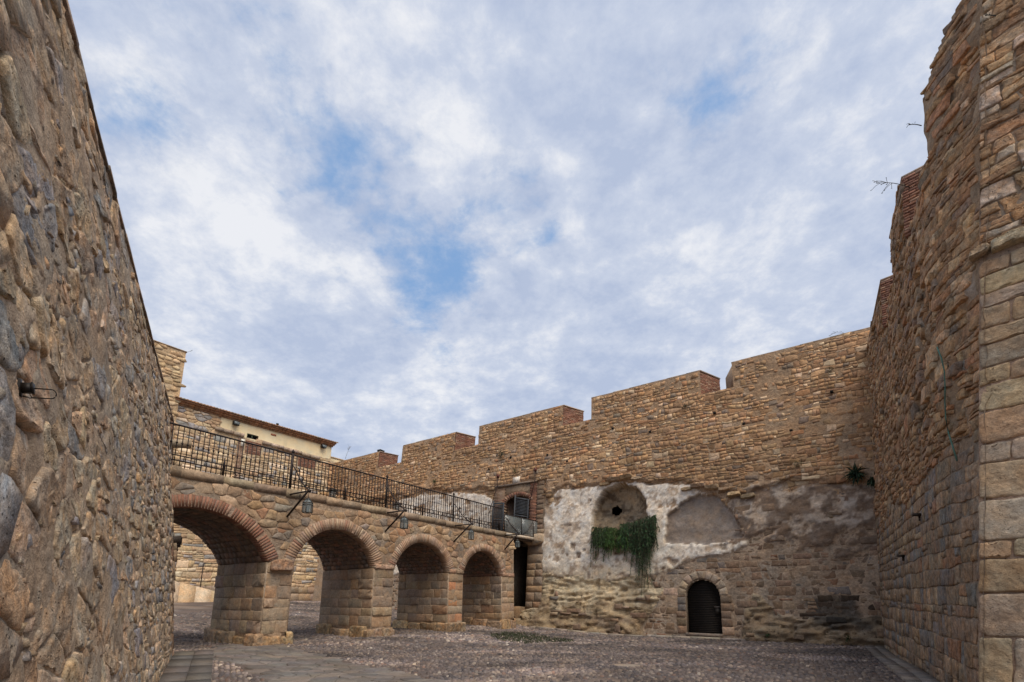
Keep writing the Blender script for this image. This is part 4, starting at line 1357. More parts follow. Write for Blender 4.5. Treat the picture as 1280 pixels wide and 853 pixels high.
def build_arcade():
    t = thing('arcade_bridge', 'stone footbridge on four brick-edged arches leading to the upper door', 'bridge', FB(np.array([4.0, -1.5, 0.1])))
    U0, U1 = -10.0, 11.88
    # front and back mortar faces
    colf = lambda u, s: mixc((0.36, 0.27, 0.19), (0.29, 0.215, 0.155), sstep(-.3, .4, fbm(u * 1.2, s * 1.2, 5, 4)))
    rel = lambda u, s: 0.012 + 0.018 * fbm(u * 4, s * 4, 0, 3)
    hole = lambda u, s: in_arch(u, s, 0.06) | (s > deck_z(u) - 0.2)
    parts = sheet(FB, U0, U1 - 0.02, -0.5, 5.1, 0.06, rel, colf, None, hole)
    parts[0].build('mortar_bed', M['mortar'], t, smooth=True)
    bk = Frame(FB(np.array([0, -B_T, 0])), 35.6407 + 180)
    parts = sheet(bk, -U1 + 0.02, -U0, -0.5, 5.1, 0.10, rel, colf, None, lambda u, s: in_arch(-u, s, 0.06) | (s > deck_z(-u) - 0.2))
    parts[0].build('back_face', M['mortar'], t, smooth=True)
    # spandrel rubble
    inner = lambda u, s: (~in_arch(u, s, 0.36 + 0.03)) & (s > 2.72) & (s < deck_z(u) - 0.36) & (u < U1 - 0.12)
    sp = voronoi(U0, U1, 2.6, 5.0, 0.36, 0.22, 0.5, inner, big=0.06)
    # keep only stones whose whole outline clears the arch rings
    sp = [P for P in sp if not in_arch(P[:, 0], P[:, 1], 0.20).any()]
    lay(FB, sp, t, M['stone_far'], PAL_BR, 'stone', 'rubble_stones', 200, (0.012, 0.04), 0.009, None, None, near=(9999, 60), rough=0.3, tilt=0.3)
    # brick rings and barrel vaults
    vault = Acc(); vbrick = Acc()
    for ai, (a, b, s0, cr) in enumerate(ARCHES):
        c, hw, zc, R = arc_geo(a, b, s0, cr)
        th0 = math.acos(hw / R)
        n = 66 if ai == 0 else 56
        pal = PAL_BK if ai == 0 else PAL_BKP
        for k in range(n):
            t0 = th0 + (pi - 2 * th0) * k / n + 0.0035; t1 = th0 + (pi - 2 * th0) * (k + 1) / n - 0.0035
            ln = 0.33 + rng.uniform(-.012, .015) + (0.03 if ai == 1 else 0)
            dd = rng.uniform(-.008, .010); q = []
            for (r, tt) in ((0, t0), (0, t1), (ln, t1), (ln, t0)):
                q.append((c + (R + r) * cos(tt), zc + (R + r) * sin(tt)))
            V = np.array([(p[0], o, p[1]) for o in (0.054 + dd * 0.6, -0.30) for p in q])
            Acc().quads(FB(V), [(0, 1, 2, 3), (7, 6, 5, 4), (0, 4, 5, 1), (1, 5, 6, 2), (2, 6, 7, 3), (3, 7, 4, 0)], pick(pal)).build('arch_brick', M['brick'], t)
        m = 26
        for k in range(m):
            t0 = th0 + (pi - 2 * th0) * k / m; t1 = th0 + (pi - 2 * th0) * (k + 1) / m
            V = np.array([(c + (R + 0.03) * cos(tt), o, zc + (R + 0.03) * sin(tt)) for o in (-0.28, -B_T) for tt in (t0, t1)])
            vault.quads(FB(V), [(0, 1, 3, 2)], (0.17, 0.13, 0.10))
            x = 0.3 + (0.14 if k % 2 else 0)
            while x < B_T - 0.02:
                x1 = min(x + 0.28, B_T)
                r = R + rng.uniform(-.02, .008)
                V = []
                for rr_ in (r, R + 0.06):
                    for (o, tt) in ((-x - .006, t0 + .004), (-x1 + .006, t0 + .004), (-x1 + .006, t1 - .004), (-x - .006, t1 - .004)):
                        V.append((c + rr_ * cos(tt), o, zc + rr_ * sin(tt)))
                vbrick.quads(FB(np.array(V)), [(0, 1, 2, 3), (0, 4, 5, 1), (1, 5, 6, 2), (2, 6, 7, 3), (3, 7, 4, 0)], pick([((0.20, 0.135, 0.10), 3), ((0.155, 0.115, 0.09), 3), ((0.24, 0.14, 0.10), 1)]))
                x = x1
    ringbed = Acc()
    for ai, (a, b, s0, cr) in enumerate(ARCHES):
        c, hw, zc, R = arc_geo(a, b, s0, cr); th0 = math.acos(hw / R)
        for k in range(30):
            t0 = th0 + (pi - 2 * th0) * k / 30; t1 = th0 + (pi - 2 * th0) * (k + 1) / 30
            V = np.array([(c + (R + r) * cos(tt), 0.050, zc + (R + r) * sin(tt)) for (r, tt) in ((0.012, t0), (0.012, t1), (0.33, t1), (0.33, t0))])
            ringbed.quads(FB(V), [(0, 3, 2, 1)], (0.33, 0.24, 0.18))
            V = np.array([(c + (R + 0.012) * cos(tt), o, zc + (R + 0.012) * sin(tt)) for (o, tt) in ((0.05, t0), (0.05, t1), (-0.3, t1), (-0.3, t0))])
            ringbed.quads(FB(V), [(0, 1, 2, 3)], (0.3, 0.22, 0.16))
    ringbed.build('arch_mortar', M['mortar'], t, kind='stuff')
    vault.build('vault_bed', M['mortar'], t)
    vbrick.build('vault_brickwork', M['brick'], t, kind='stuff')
    # piers
    for pi_, (a, b) in enumerate(PIERS):
        top = ARCHES[pi_][2]
        core = Acc().box(FB, a - 0.011, b + 0.011, -B_T - 0.011, 0.011, -0.5, top - 0.02, (0.31, 0.235, 0.17)).box(FB, a + 0.03, b - 0.03, -B_T + 0.03, -0.03, top - 0.02, top + 0.12, (0.27, 0.2, 0.14))
        core.build('pier_core', M['mortar'], t)
        faces = [(FB, a, b, 'front'), (face_frame('left', a), 0, B_T, 'left'), (face_frame('right', b), 0, B_T, 'right'), (face_frame('back', b), 0, b - a, 'back')]
        for fi, (fr, x0, x1, nm) in enumerate(faces):
            pl = courses(x0, x1, 0.50, top, 0.62 if nm in ('left', 'right') else 0.55, 0.36, 0.014)
            for P in pl:
                hh = rng.uniform(0.014, 0.030)
                if rng.uniform() < 0.12: hh = 0.05
                V, T = stone_mesh(P, hh, 0.005, 1, 0.25 if hh < 0.04 else 0.6, 0.2)
                cc = pick(PAL_PIER)
                if pi_ == 2 and nm == 'front' and rng.uniform() < 0.35: cc = pick([((0.40, 0.20, 0.11), 1)])
                o_ = Acc().add(fr(V), T, cc)
                o_.build('pier_block', M['stone_block'], t)
            # rough projecting plinth
            x = x0 - (0.10 if nm != 'front' or pi_ else 0.0)
            while x < x1 + 0.08:
                w_ = rng.uniform(0.5, 1.0); w_ = min(w_, x1 + 0.10 - x)
                if w_ < 0.12: break
                hgt = 0.52 + rng.uniform(-.12, .06)
                P = np.array([(x, -0.25), (x + w_, -0.25), (x + w_, hgt), (x + w_ / 2, hgt + rng.uniform(-.04, .04)), (x, hgt)]) + rng.uniform(-.02, .02, (5, 2))
                V, T = stone_mesh(P, 0.07 if nm in ('front',) and pi_ < 2 else rng.uniform(0.10, 0.24), 0.012, 2, 0.35, 0.35)
                Acc().add(fr(V), T, pick([((0.31, 0.205, 0.12), 2), ((0.26, 0.19, 0.13), 2), ((0.36, 0.26, 0.16), 1)])).build('plinth_block', M['stone_near'], t, smooth=True)
                x += w_
        if pi_ == 0:
            P = np.array([(a + 0.06, top - 0.28), (b - 0.02, top - 0.26), (b + 0.0, top + 0.06), (a + 0.5, top + 0.10), (a + 0.1, top + 0.04)])
            V, T = stone_mesh(P, 0.16, 0.01, 2, 0.3, 0.2)
            Acc().add(FB(V), T, (0.29, 0.185, 0.125)).build('impost_block', M['stone_near'], t, smooth=True)
        else:
            for (c0, c1) in ((a, (a + b) / 2), ((a + b) / 2, b)):
                V, T = stone_mesh(np.array([(c0, top - 0.02), (c1, top - 0.02), (c1, top + 0.16), (c0, top + 0.16)]), 0.06, 0.008, 1, 0.3, 0.2)
                Acc().add(FB(V), T, pick(PAL_BKP)).build('impost_block', M['stone_block'], t)
    # far end of the arcade above the last pier, stepped blocks
    endf = face_frame('right', U1)
    for P in courses(0, B_T, 2.6, 4.6, 0.7, 0.36, 0.012):
        V, T = stone_mesh(P, 0.03, 0.01, 1, 0.2, 0.1)
        Acc().add(endf(V), T, pick(PAL_PIER)).build('end_block', M['stone_block'], t)
    Acc().box(FB, U1 - 0.3, U1 - 0.02, -B_T, -0.02, 2.5, 4.6, (0.27, 0.2, 0.14)).build('end_core', M['mortar'], t)
    # edge slabs under the railing, front and back, and the deck
    for side in (0, 1):
        u = U0
        while u < U1 + 0.05:
            w_ = min(rng.uniform(0.55, 1.15), U1 + 0.06 - u)
            if w_ < 0.1: break
            z = float(deck_z(u + w_ / 2)); dz = rng.uniform(-.008, .008)
            o0, o1 = ((-0.35, 0.042 + rng.uniform(-.006, .008)) if side == 0 else (-B_T - 0.05, -B_T + 0.35))
            Acc().box(FB, u + .003, u + w_ - .003, o0, o1, z - 0.25 + rng.uniform(-.01, .01), z + dz, pick([((0.27, 0.20, 0.135), 2), ((0.31, 0.23, 0.155), 2), ((0.24, 0.18, 0.13), 1)]), 0.006).build('edge_slab', M['stone_far'], t)
            u += w_
    V = np.array([(u, o, float(deck_z(u)) - dz) for dz in (0.03, 0.5) for (u, o) in ((U0, -0.2), (U1, -0.2), (U1, -B_T + 0.2), (U0, -B_T + 0.2))])
    Acc().quads(FB(V), [(0, 1, 2, 3), (7, 6, 5, 4), (1, 5, 6, 2), (0, 4, 5, 1), (2, 6, 7, 3)], (0.26, 0.2, 0.15)).build('walkway', M['mortar'], t)
    return t


build_arcade()

# ------------------------------------------------------------------ abutment strip by the left wall
def build_abutment():
    t = thing('gate_jamb', 'narrow dressed stone jamb with dark cap beside the end of the near left wall', 'pillar', FL(np.array([0.2, -0.1, 0])))
    s = 0.0
    while s < 2.95:
        h = min(rng.uniform(0.28, 0.5), 2.98 - s)
        e0 = 0.285 * s
        Acc().box(FL, e0 + 0.05, e0 + 0.42, -0.6, -0.02 + 0.055 * s + rng.uniform(-.01, .01), s + 0.006, s + h - 0.006, pick(PAL_PIER), 0.01).build('jamb_block', M['stone_block'], t)
        s += h
    Acc().box(FL, 0.86, 1.36, -0.6, 0.24, 2.98, 3.16, (0.07, 0.055, 0.045), 0.02).box(FL, 0.9, 1.3, -0.6, 0.2, 2.9, 2.98, (0.05, 0.04, 0.035), 0.01).build('iron_cap', M['iron'], t)


build_abutment()

# ------------------------------------------------------------------ railing
def build_railing():
    t = thing('iron_railing', 'long black wrought iron railing with collared bars along the edge of the arcade', 'railing', FB(np.array([3.5, -0.12, 4.8])))
    o = -0.12
    R_H = 1.17
    posts = [-0.28, 3.62, 7.42]
    subs = [-5.6, -2.35, 1.75, 5.5, 9.2, 10.75]
    ends = [-9.5] + posts + [11.0]
    for a, b in zip(ends[:-1], ends[1:]):
        n = max(1, int(round((b - a) / 1.0)))
        for (hh, r) in ((R_H, 0.028), (0.34, 0.017), (0.20, 0.019)):
            Acc().tube(FB, [(a + (b - a) * k / n, o, float(deck_z(a + (b - a) * k / n)) + hh) for k in range(n + 1)], r, IRON, 5).build('rail', M['iron'], t)
    u = -9.4
    while u < 11.0:
        if min(abs(u - p) for p in posts) > 0.05:
            z = float(deck_z(u))
            a = Acc().tube(FB, [(u, o, z + 0.005), (u, o, z + R_H)], 0.0148, IRON, 4)
            a.tube(FB, [(u, o, z + 0.655), (u, o, z + 0.685), (u, o, z + 0.715)], [0.015, 0.032, 0.015], IRON, 5)
            a.build('bar', M['iron'], t)
        u += 0.1325
    for p in subs:
        z = float(deck_z(p))
        Acc().tube(FB, [(p + 0.02, o + 0.03, z), (p + 0.02, o + 0.03, z + 0.4), (p + 0.02, o + 0.03, z + 0.55)], [0.035, 0.03, 0.008], IRON, 6).build('stub_post', M['iron'], t)
        for q in (0.25, ):
            a = Acc()
            for sgn in (-1, 1):
                pts = [(p + 0.45 + sgn * (0.05 + 0.10 * (1 - cos(th)) * 0.6), o + 0.02, z + 0.10 + 0.055 * sin(th)) for th in np.linspace(-2.6, 2.2, 9)]
                a.tube(FB, pts, 0.012, IRON, 4)
            a.box(FB, p + 0.30, p + 0.60, o + 0.01, o + 0.035, z + 0.04, z + 0.065, IRON)
            a.build('scroll', M['iron'], t)
    # little uprights between the two lower rails
    for k in range(70):
        u = -5.0 + k * 0.265
        if u > 10.9: break
        z = float(deck_z(u + 0.06))
        Acc().box(FB, u + 0.055, u + 0.075, o - 0.008, o + 0.008, z + 0.2, z + 0.34, IRON).build('spacer', M['iron'], t)
    for p in posts:
        z = float(deck_z(p))
        Acc().box(FB, p - 0.03, p + 0.03, o - 0.03, o + 0.03, z, z + 1.22, IRON).tube(FB, [(p, o, z + 1.2), (p, o, z + 1.25), (p, o, z + 1.29), (p, o, z + 1.35)], [0.02, 0.05, 0.05, 0.008], IRON, 6) \
            .tube(FB, [(p, o, z), (p, o, z + 0.06)], [0.05, 0.045], IRON, 6).build('post', M['iron'], t)


build_railing()


def build_brackets():
    data = [(-0.28, 'first bracket and lantern from the left, over the first pier'), (3.62, ''), (7.42, ''), (11.45, '')]
    names = ['between the first and second arches', 'between the second and third arches', 'between the third and fourth arches', 'beside the dark gap under the drawbridge']
    for i, p in enumerate([-0.28, 3.62, 7.42, 11.15]):
        z = float(deck_z(p))
        oo = 0.98 if i < 3 else 0.8
        t = thing('lantern_bracket', 'black iron strut bracket ' + names[i], 'bracket', FB(np.array([p, 0.03, z - 0.8])), 'lantern brackets along the arcade')
        dx = 0.0
        Acc().tube(FB, [(p - 0.05, 0.0, z - 0.17), (p + dx, oo, z - 0.17)], 0.028, IRON, 5).build('arm', M['iron'], t)
        Acc().tube(FB, [(p - 0.08, 0.03, z - 0.88), (p + dx, oo * 0.95, z - 0.16)], 0.034, IRON, 5).build('strut', M['iron'], t)
        Acc().tube(FB, [(p, -0.10, z + 0.86), (p + 0.02, 0.16, z + 0.56), (p + 0.02, 0.40, z + 0.28), (p + 0.02, 0.7, z + 0.02), (p + dx, oo, z - 0.14)], [0.014, 0.020, 0.022, 0.022, 0.02], IRON, 5).build('tie', M['iron'], t)
        for (oc, zc, r) in ((0.24, 0.62, 0.075), (0.55, 0.30, 0.07), (0.78, 0.06, 0.06), (0.5, -0.25, 0.06), (0.12, 0.35, 0.06)):
            pts = [(p + 0.02, oc * oo + r * (0.4 + 0.6 * k / 10) * cos(k * 0.62), z + zc + r * (0.4 + 0.6 * k / 10) * sin(k * 0.62)) for k in range(11)]
            Acc().tube(FB, pts, 0.013, IRON, 4).build('scroll', M['iron'], t)
        Acc().tube(FB, [(p + dx, oo, z - 0.17), (p + dx, oo + 0.06, z - 0.17)], [0.05, 0.05], IRON, 6).build('end_boss', M['iron'], t)


build_brackets()


def build_lanterns():
    lab = ['clear glass lantern hanging left of the second arch crown', 'glass lantern hanging above the left half of the third arch',
           'slim glass lantern hanging above the fourth arch', 'glass lantern hanging in the dark gap under the drawbridge']
    for i, p in enumerate([-0.28, 3.62, 7.42, 11.45]):
        z = float(deck_z(p)) - 0.30
        oo = 0.90 if i < 3 else 0.5
        zt = z - 0.12
        h, r = (0.40, 0.15) if i < 3 else (0.34, 0.13)
        if i == 2: r = 0.125
        t = thing('hanging_lantern', lab[i], 'lantern', FB(np.array([p + 0.05, oo, zt - h])), 'lanterns along the arcade')
        c = (0.05, 0.05, 0.048)
        k = 6
        fr = Acc(); gl = Acc()
        P = [(p + 0.05 + r * cos(2 * pi * j / k + .3), oo + r * sin(2 * pi * j / k + .3)) for j in range(k)]
        for j in range(k):
            a, b = P[j], P[(j + 1) % k]
            fr.tube(FB, [(a[0], a[1], zt - h), (a[0], a[1], zt - 0.10)], 0.011, c, 4)
            for zz in (zt - h, zt - 0.10, zt - 0.17):
                fr.tube(FB, [(a[0], a[1], zz), (b[0], b[1], zz)], 0.010, c, 4)
            fr.tube(FB, [(a[0], a[1], zt - 0.10), (p + 0.05 + (a[0] - p - 0.05) * 0.35, oo + (a[1] - oo) * 0.35, zt + 0.01)], 0.010, c, 4)
            V = np.array([(a[0], a[1], zt - h), (b[0], b[1], zt - h), (b[0], b[1], zt - 0.10), (a[0], a[1], zt - 0.10)]); V[:, :2] = (V[:, :2] - (p + .05, oo)) * 0.97 + (p + .05, oo)
            gl.quads(FB(V), [(0, 1, 2, 3)], c)
            a2 = (p + 0.05 + (a[0] - p - 0.05) * 0.4, oo + (a[1] - oo) * 0.4); b2 = (p + 0.05 + (b[0] - p - 0.05) * 0.4, oo + (b[1] - oo) * 0.4)
            V = np.array([(a[0], a[1], zt - 0.10), (b[0], b[1], zt - 0.10), (b2[0], b2[1], zt + 0.0), (a2[0], a2[1], zt + 0.0)])
            gl.quads(FB(V), [(0, 1, 2, 3)], c)
        fr.build('lantern_frame', M['iron'], t); gl.build('glass_pane', M['glass'], t)
        Acc().tube(FB, [(p + .05, oo, zt - 0.02), (p + .05, oo, zt + 0.03), (p + .05, oo, zt + 0.06)], [0.07, 0.06, 0.015], c, 6).tube(FB, [(p + .05, oo, zt + 0.04), (p + .05, oo, z + 0.14)], 0.007, c, 4).build('cap', M['iron'], t)
        Acc().tube(FB, [(p + .05, oo, zt - h), (p + .05, oo, zt - h + 0.03), (p + .05, oo, zt - h + 0.17), (p + .05, oo, zt - h + 0.21)], [0.05, 0.03, 0.03, 0.01], (0.10, 0.10, 0.09), 6).build('bulb_holder', M['iron'], t)


build_lanterns()

for i, (u, lb) in enumerate([(2.0, 'squat dark lamp on the far side of the walkway nearest the first railing post'),
                             (5.1, 'squat dark lamp on the far side of the walkway nearest the second railing post')]):
    z = float(deck_z(u))
    t = thing('walkway_lamp', lb, 'lamp', FB(np.array([u, -1.2, z])), 'low lamps on the walkway')
    Acc().box(FB, u - 0.10, u + 0.10, -1.3, -1.1, z, z + 0.30, (0.03, 0.03, 0.03)).build('lamp_body', M['iron'], t)
    Acc().box(FB, u - 0.09, u + 0.09, -1.29, -1.11, z + 0.31, z + 0.52, (0.22, 0.22, 0.2)).build('lamp_glass', M['glass'], t)
    Acc().box(FB, u - 0.12, u + 0.12, -1.32, -1.08, z + 0.52, z + 0.57, (0.03, 0.03, 0.03), 0.004).build('lamp_cap', M['iron'], t)

# ------------------------------------------------------------------ drawbridge with glass balustrade
def build_drawbridge():
    t = thing('drawbridge', 'short timber drawbridge platform with light edge below the upper door', 'drawbridge', FB(np.array([12.8, -1.5, 4.4])))
    z = 4.66
    for k in range(15):
        a = 11.4 + k * 0.19
        Acc().box(FB, a, a + 0.18, -B_T + 0.1, -0.02, z - 0.05, z + rng.uniform(0, .006), (0.14, 0.10, 0.07), 0.004).build('plank', M['wood'], t)
    for o in (-0.12, -1.0, -1.9, -2.8):
        Acc().box(FB, 11.3, 14.35, o - 0.08, o + 0.02, z - 0.22, z - 0.055, (0.09, 0.065, 0.05)).build('joist', M['wood'], t)
    Acc().box(FB, 11.2, 14.32, -0.02, 0.05, z - 0.11, z + 0.04, (0.42, 0.36, 0.29), 0.004).build('edge_beam', M['stone_block'], t)
    P = np.array([(-15.45, 4.62), (-15.2, 4.35), (-14.6, 4.3), (-14.2, 4.45), (-14.2, 4.9), (-15.45, 4.9)])
    V, T = stone_mesh(P, 0.36, 0.01, 1, 0.1, 0.1)
    tag(Acc().add(FW(V), T, (0.40, 0.31, 0.22)).build('corbel', M['stone_block'], None, smooth=True), 'pale rounded stone corbel carrying the wall end of the drawbridge', 'corbel')
    b = thing('glass_balustrade', 'iron framed balustrade with grey glass panels along the drawbridge', 'balustrade', FB(np.array([12.7, 0, z])))
    us = [11.05, 12.55, 13.70, 14.25]
    zt = lambda u: 5.63 - 0.0 * u
    Acc().tube(FB, [(us[0], 0.02, zt(0)), (us[-1], 0.02, zt(0))], 0.022, IRON, 5).build('top_rail', M['iron'], b)
    Acc().tube(FB, [(us[0], 0.02, z + 0.07), (us[-1], 0.02, z + 0.07)], 0.02, IRON, 5).build('bottom_rail', M['iron'], b)
    for u in us: Acc().box(FB, u - 0.02, u + 0.02, 0.0, 0.04, z, zt(u), IRON).build('post', M['iron'], b)
    for a, c in zip(us[:-1], us[1:]):
        Acc().box(FB, a + 0.03, c - 0.03, 0.012, 0.024, z + 0.1, zt(0) - 0.03).build('glass_panel', M['pane'], b)
    for (a, c) in ((11.15, 12.45), (12.65, 13.6)):
        Acc().tube(FB, [(a, 0.05, 5.5), (a + (c - a) * .45, 0.05, 5.0), (c - 0.1, 0.05, z + 0.12)] if a < 12 else [(a, 0.05, z + 0.12), (a + .4, 0.05, 4.95), (c, 0.05, 5.5)], 0.014, IRON, 4).build('brace', M['iron'], b)


build_drawbridge()

# ================================================================== HOUSE BEHIND, TOWER
def build_house():
    t = thing('court_wall', 'tall stone wall with brick door surrounds behind the arcade', 'wall', FH(np.array([-5.0, 0, 1.0])))
    col = lambda u, s: mixc((0.42, 0.32, 0.21), (0.50, 0.385, 0.255), sstep(-.3, .3, fbm(u, s, 2, 4)))
    parts = sheet(FH, -19, 3.0, 0.0, 12.6, 0.16, lambda u, s: 0.02 * fbm(u * 3, s * 3, 0, 3), col, None, lambda u, s: (s > 12.45 + 0 * u) & (u > 0.8))
    parts[0].build('mortar_bed', M['mortar'], t, smooth=True)
    kp = lambda u, s: (s > 2.25) & (s < 12.55) & ~((s > 9.3) & (s < 12.5) & (((u > -6.75) & (u < -6.3)) | ((u > -6.2) & (u < -5.0) & (s > 11.5)) | ((u > -2.2) & (u < -0.5) & (s > 11.4))))
    polys = rubble(-19, 0.75, 2.2, 12.6, 0.50, 0.29, kp, 0.3)
    lay(FH, polys, t, M['stone_far'], PAL_HS, 'stone', 'rubble_stones', 150, (0.012, 0.04), 0.012, None, None, near=(9999, 60))
    pl = voronoi(0.6, 2.8, 2.2, 12.3, 0.5, 0.3, 0.42)
    lay(FH, pl, t, M['stone_far'], PAL_UP, 'stone', 'end_stones', 0, (0.03, 0.06), 0.02, None, None)
    for P in courses(-14, 2.5, 0.6, 2.25, 1.15, 0.62, 0.012):
        V, T = stone_mesh(P, 0.06, 0.012, 1, 0.12, 0.1)
        Acc().add(FH(V), T, pick(PAL_PIER) * 1.05).build('base_block', M['stone_block'], t)
    # brick patches and dressed column of the blocked doors
    for (a, b, c, d, pal, w_) in ((-6.7, -6.32, 9.3, 12.45, PAL_BKP, 0.4), (-6.15, -5.05, 11.5, 12.4, PAL_BK, 0.28), (-2.1, -0.6, 11.45, 12.2, PAL_BK, 0.28)):
        a_ = Acc(); s = c; r = 0
        while s < d:
            u = a - (0.14 if r % 2 else 0)
            while u < b:
                u1 = min(u + w_, b)
                a_.box(FH, max(u, a) + .008, u1 - .008, -0.05, 0.05 + rng.uniform(-.01, .01), s + .005, s + 0.075, pick(pal)); u = u1
            s += 0.085; r += 1
        a_.build('brick_surround', M['brick'], t, kind='stuff')
    for (a, b, z0) in ((-8.3, -6.35, 12.58), (-5.0, -3.4, 12.42), (-3.4, -1.9, 12.36), (-1.9, -0.3, 12.3)):
        u = a
        while u < b - 0.05:
            w_ = min(rng.uniform(0.4, 0.8), b - u)
            Acc().box(FH, u + .008, u + w_ - .008, -0.05, 0.16, z0, z0 + 0.24, pick([((0.42, 0.32, 0.24), 1), ((0.36, 0.27, 0.2), 1)]), 0.012).build('cornice_block', M['stone_far'], t)
            u += w_

    h = thing('plastered_house', 'pale yellow plastered house with stone left part and brown tiled roof', 'house', FH(np.array([-5.0, -2, 12.6])))
    nz = lambda u, s: 0.010 * fbm(u, s, 0, 3)
    wcol = lambda u, s: mixc((0.80, 0.67, 0.44), (0.72, 0.59, 0.385), sstep(0.05, 0.5, fbm(u * 1.2, s * 1.6, 2, 5)))
    pr = sheet(FH, -7.95, 0.72, 12.55, 13.62, 0.08, nz, wcol, None, lambda u, s: (np.abs(u + 5.72) < 0.38) & (s < 12.95) & (s > 12.62))
    pr[0].build('plaster_wall', M['wash'], h, smooth=True)
    Acc().box(FH, 0.6, 0.72, -6, 0.0, 12.0, 13.62, (0.7, 0.56, 0.35)).box(FH, -10.7, 0.6, -6.1, -6, 11, 13.6, (0.7, 0.56, 0.35)).build('side_wall', M['wash'], h)
    Acc().box(FH, -6.15, -5.3, -0.3, -0.2, 12.55, 13.0, DARK).box(FH, -6.12, -6.1, -0.25, 0.02, 12.6, 12.97, (0.12, 0.14, 0.10)).build('window_recess', M['wood'], h)
    Acc().box(FH, -6.12, -5.34, -0.10, -0.06, 12.90, 12.96, (0.10, 0.13, 0.09)).box(FH, -5.75, -5.70, -0.10, -0.06, 12.6, 12.9, (0.10, 0.13, 0.09)).build('window_frame', M['wood'], h)
    Acc().box(FH, -4.42, -4.02, -0.02, 0.025, 13.28, 13.42, (0.42, 0.16, 0.09)).build('vent_brick', M['brick'], h)
    Acc().box(FH, -6.5, -6.28, 0.03, 0.12, 11.9, 12.42, (0.7, 0.68, 0.62)).build('notice', M['wash'], h)
    polys = voronoi(-11.2, -7.95, 12.5, 13.66, 0.50, 0.24, 0.4)
    Acc().box(FH, -11.2, -7.95, -0.4, 0.0, 12.5, 13.7, (0.46, 0.35, 0.24)).build('stone_bed', M['mortar'], h)
    lay(FH, polys, h, M['stone_far'], PAL_HS + [((0.33, 0.31, 0.30), 2)], 'stone', 'rubble_stones', 30, (0.03, 0.06), 0.02, None, None, near=(9999, 60))
    # eaves: corbelled brick courses, then barrel tiles
    roof = Acc()
    zr = 13.62
    for k in range(3):
        u = -10.9
        while u < 0.80 + 0.06 * k:
            u1 = min(u + 0.3, 0.80 + 0.06 * k)
            roof.box(FH, u, u1 - 0.012, -0.3, 0.10 + 0.13 * k + rng.uniform(-.012, .012), zr + k * 0.11 + 0.006, zr + (k + 1) * 0.11, np.array(((0.34, 0.20, 0.12), (0.40, 0.215, 0.12), (0.36, 0.18, 0.10))[k]) * rng.uniform(0.75, 1.2), 0.006)
            u = u1
    ro = roof.build('eaves_course', M['brick'], h)
    tl = Acc()
    u = -10.85
    while u < 0.98:
        r = 0.085
        for row in range(7):
            o0 = 0.46 - row * 0.85; z0 = zr + 0.345 + row * 0.26
            c = pick([((0.34, 0.19, 0.11), 3), ((0.40, 0.25, 0.15), 2), ((0.26, 0.17, 0.115), 2), ((0.30, 0.24, 0.17), 1)])
            V = []
            for (o, zz, rr_) in ((o0, z0, r), (o0 - 0.95, z0 + 0.29, r * 0.85)):
                for j in range(5):
                    a = pi * j / 4
                    V.append((u + rr_ * cos(a), o + rng.uniform(-.006, .006), zz + rr_ * 0.9 * sin(a)))
            V = np.array(V)
            tl.quads(FH(V), [(j, j + 1, j + 6, j + 5) for j in range(4)], c)
            tl.add(FH(V[:5]), [(0, 1, 2), (0, 2, 3), (0, 3, 4)], c * 0.8)
        u += 0.20
    tl.box(FH, -10.9, 0.95, -5.4, 0.40, zr + 0.332, zr + 0.339, (0.25, 0.16, 0.11))
    V = np.array([(-10.9, 0.42, zr + .339), (0.95, 0.42, zr + .339), (0.95, -5.5, zr + 2.1), (-10.9, -5.5, zr + 2.1)])
    tl.quads(FH(V), [(0, 1, 2, 3)], (0.25, 0.16, 0.11))
    tl.build('roof_tiles', M['tile'], h, kind='stuff')

    for (u, s, lb) in ((-7.05, 13.38, 'black floodlight on the plaster wall near its stone left part'), (-0.15, 13.42, 'black floodlight under the eaves at the right end of the plastered house')):
        f = thing('floodlight', lb, 'floodlight', FH(np.array([u, 0.1, s])), 'floodlights on the plastered house')
        Acc().box(FH, u - 0.05, u + 0.05, 0.0, 0.12, s - 0.04, s + 0.04, DARK).build('arm', M['iron'], f)
        Acc().box(FH, u - 0.2, u + 0.2, 0.12, 0.36, s - 0.13, s + 0.13, (0.02, 0.02, 0.022), 0.02).build('lamp_head', M['iron'], f)
        Acc().box(FH, u - 0.17, u + 0.17, 0.365, 0.37, s - 0.1, s + 0.1, (0.15, 0.16, 0.17)).build('lamp_glass', M['glass'], f)
    v = thing('roof_vent', 'tiny dark vent pipe standing on the tiled roof', 'vent', FH(np.array([-3.9, -0.2, 14.1])))
    Acc().tube(FH, [(-3.9, -0.2, 13.9), (-3.9, -0.2, 14.28)], 0.04, DARK, 6).build('pipe', M['iron'], v)
    Acc().tube(FH, [(-3.9, -0.2, 14.28), (-3.9, -0.2, 14.38)], 0.10, DARK, 6).build('cowl', M['iron'], v)

    lw = thing('garden_parapet', 'low ochre plastered parapet right of the house, in front of the sky', 'wall', FH(np.array([1.9, 0, 12.5])))
    Acc().box(FH, 0.75, 3.2, -0.6, -0.1, 12.0, 12.78, (0.62, 0.48, 0.29), 0.02).build('parapet_body', M['wash'], lw)
    Acc().box(FH, 0.70, 3.2, -0.65, -0.05, 12.78, 12.86, (0.5, 0.38, 0.25), 0.02).build('coping', M['stone_far'], lw)

    tw = thing('stone_tower', 'square tan rubble tower rising left of the roof, behind the near wall', 'tower', FH(np.array([-13.3, 0.3, 1.0])))
    FT2 = Frame(FH(np.array([-10.68, 0.25, 0])), 35.6407)
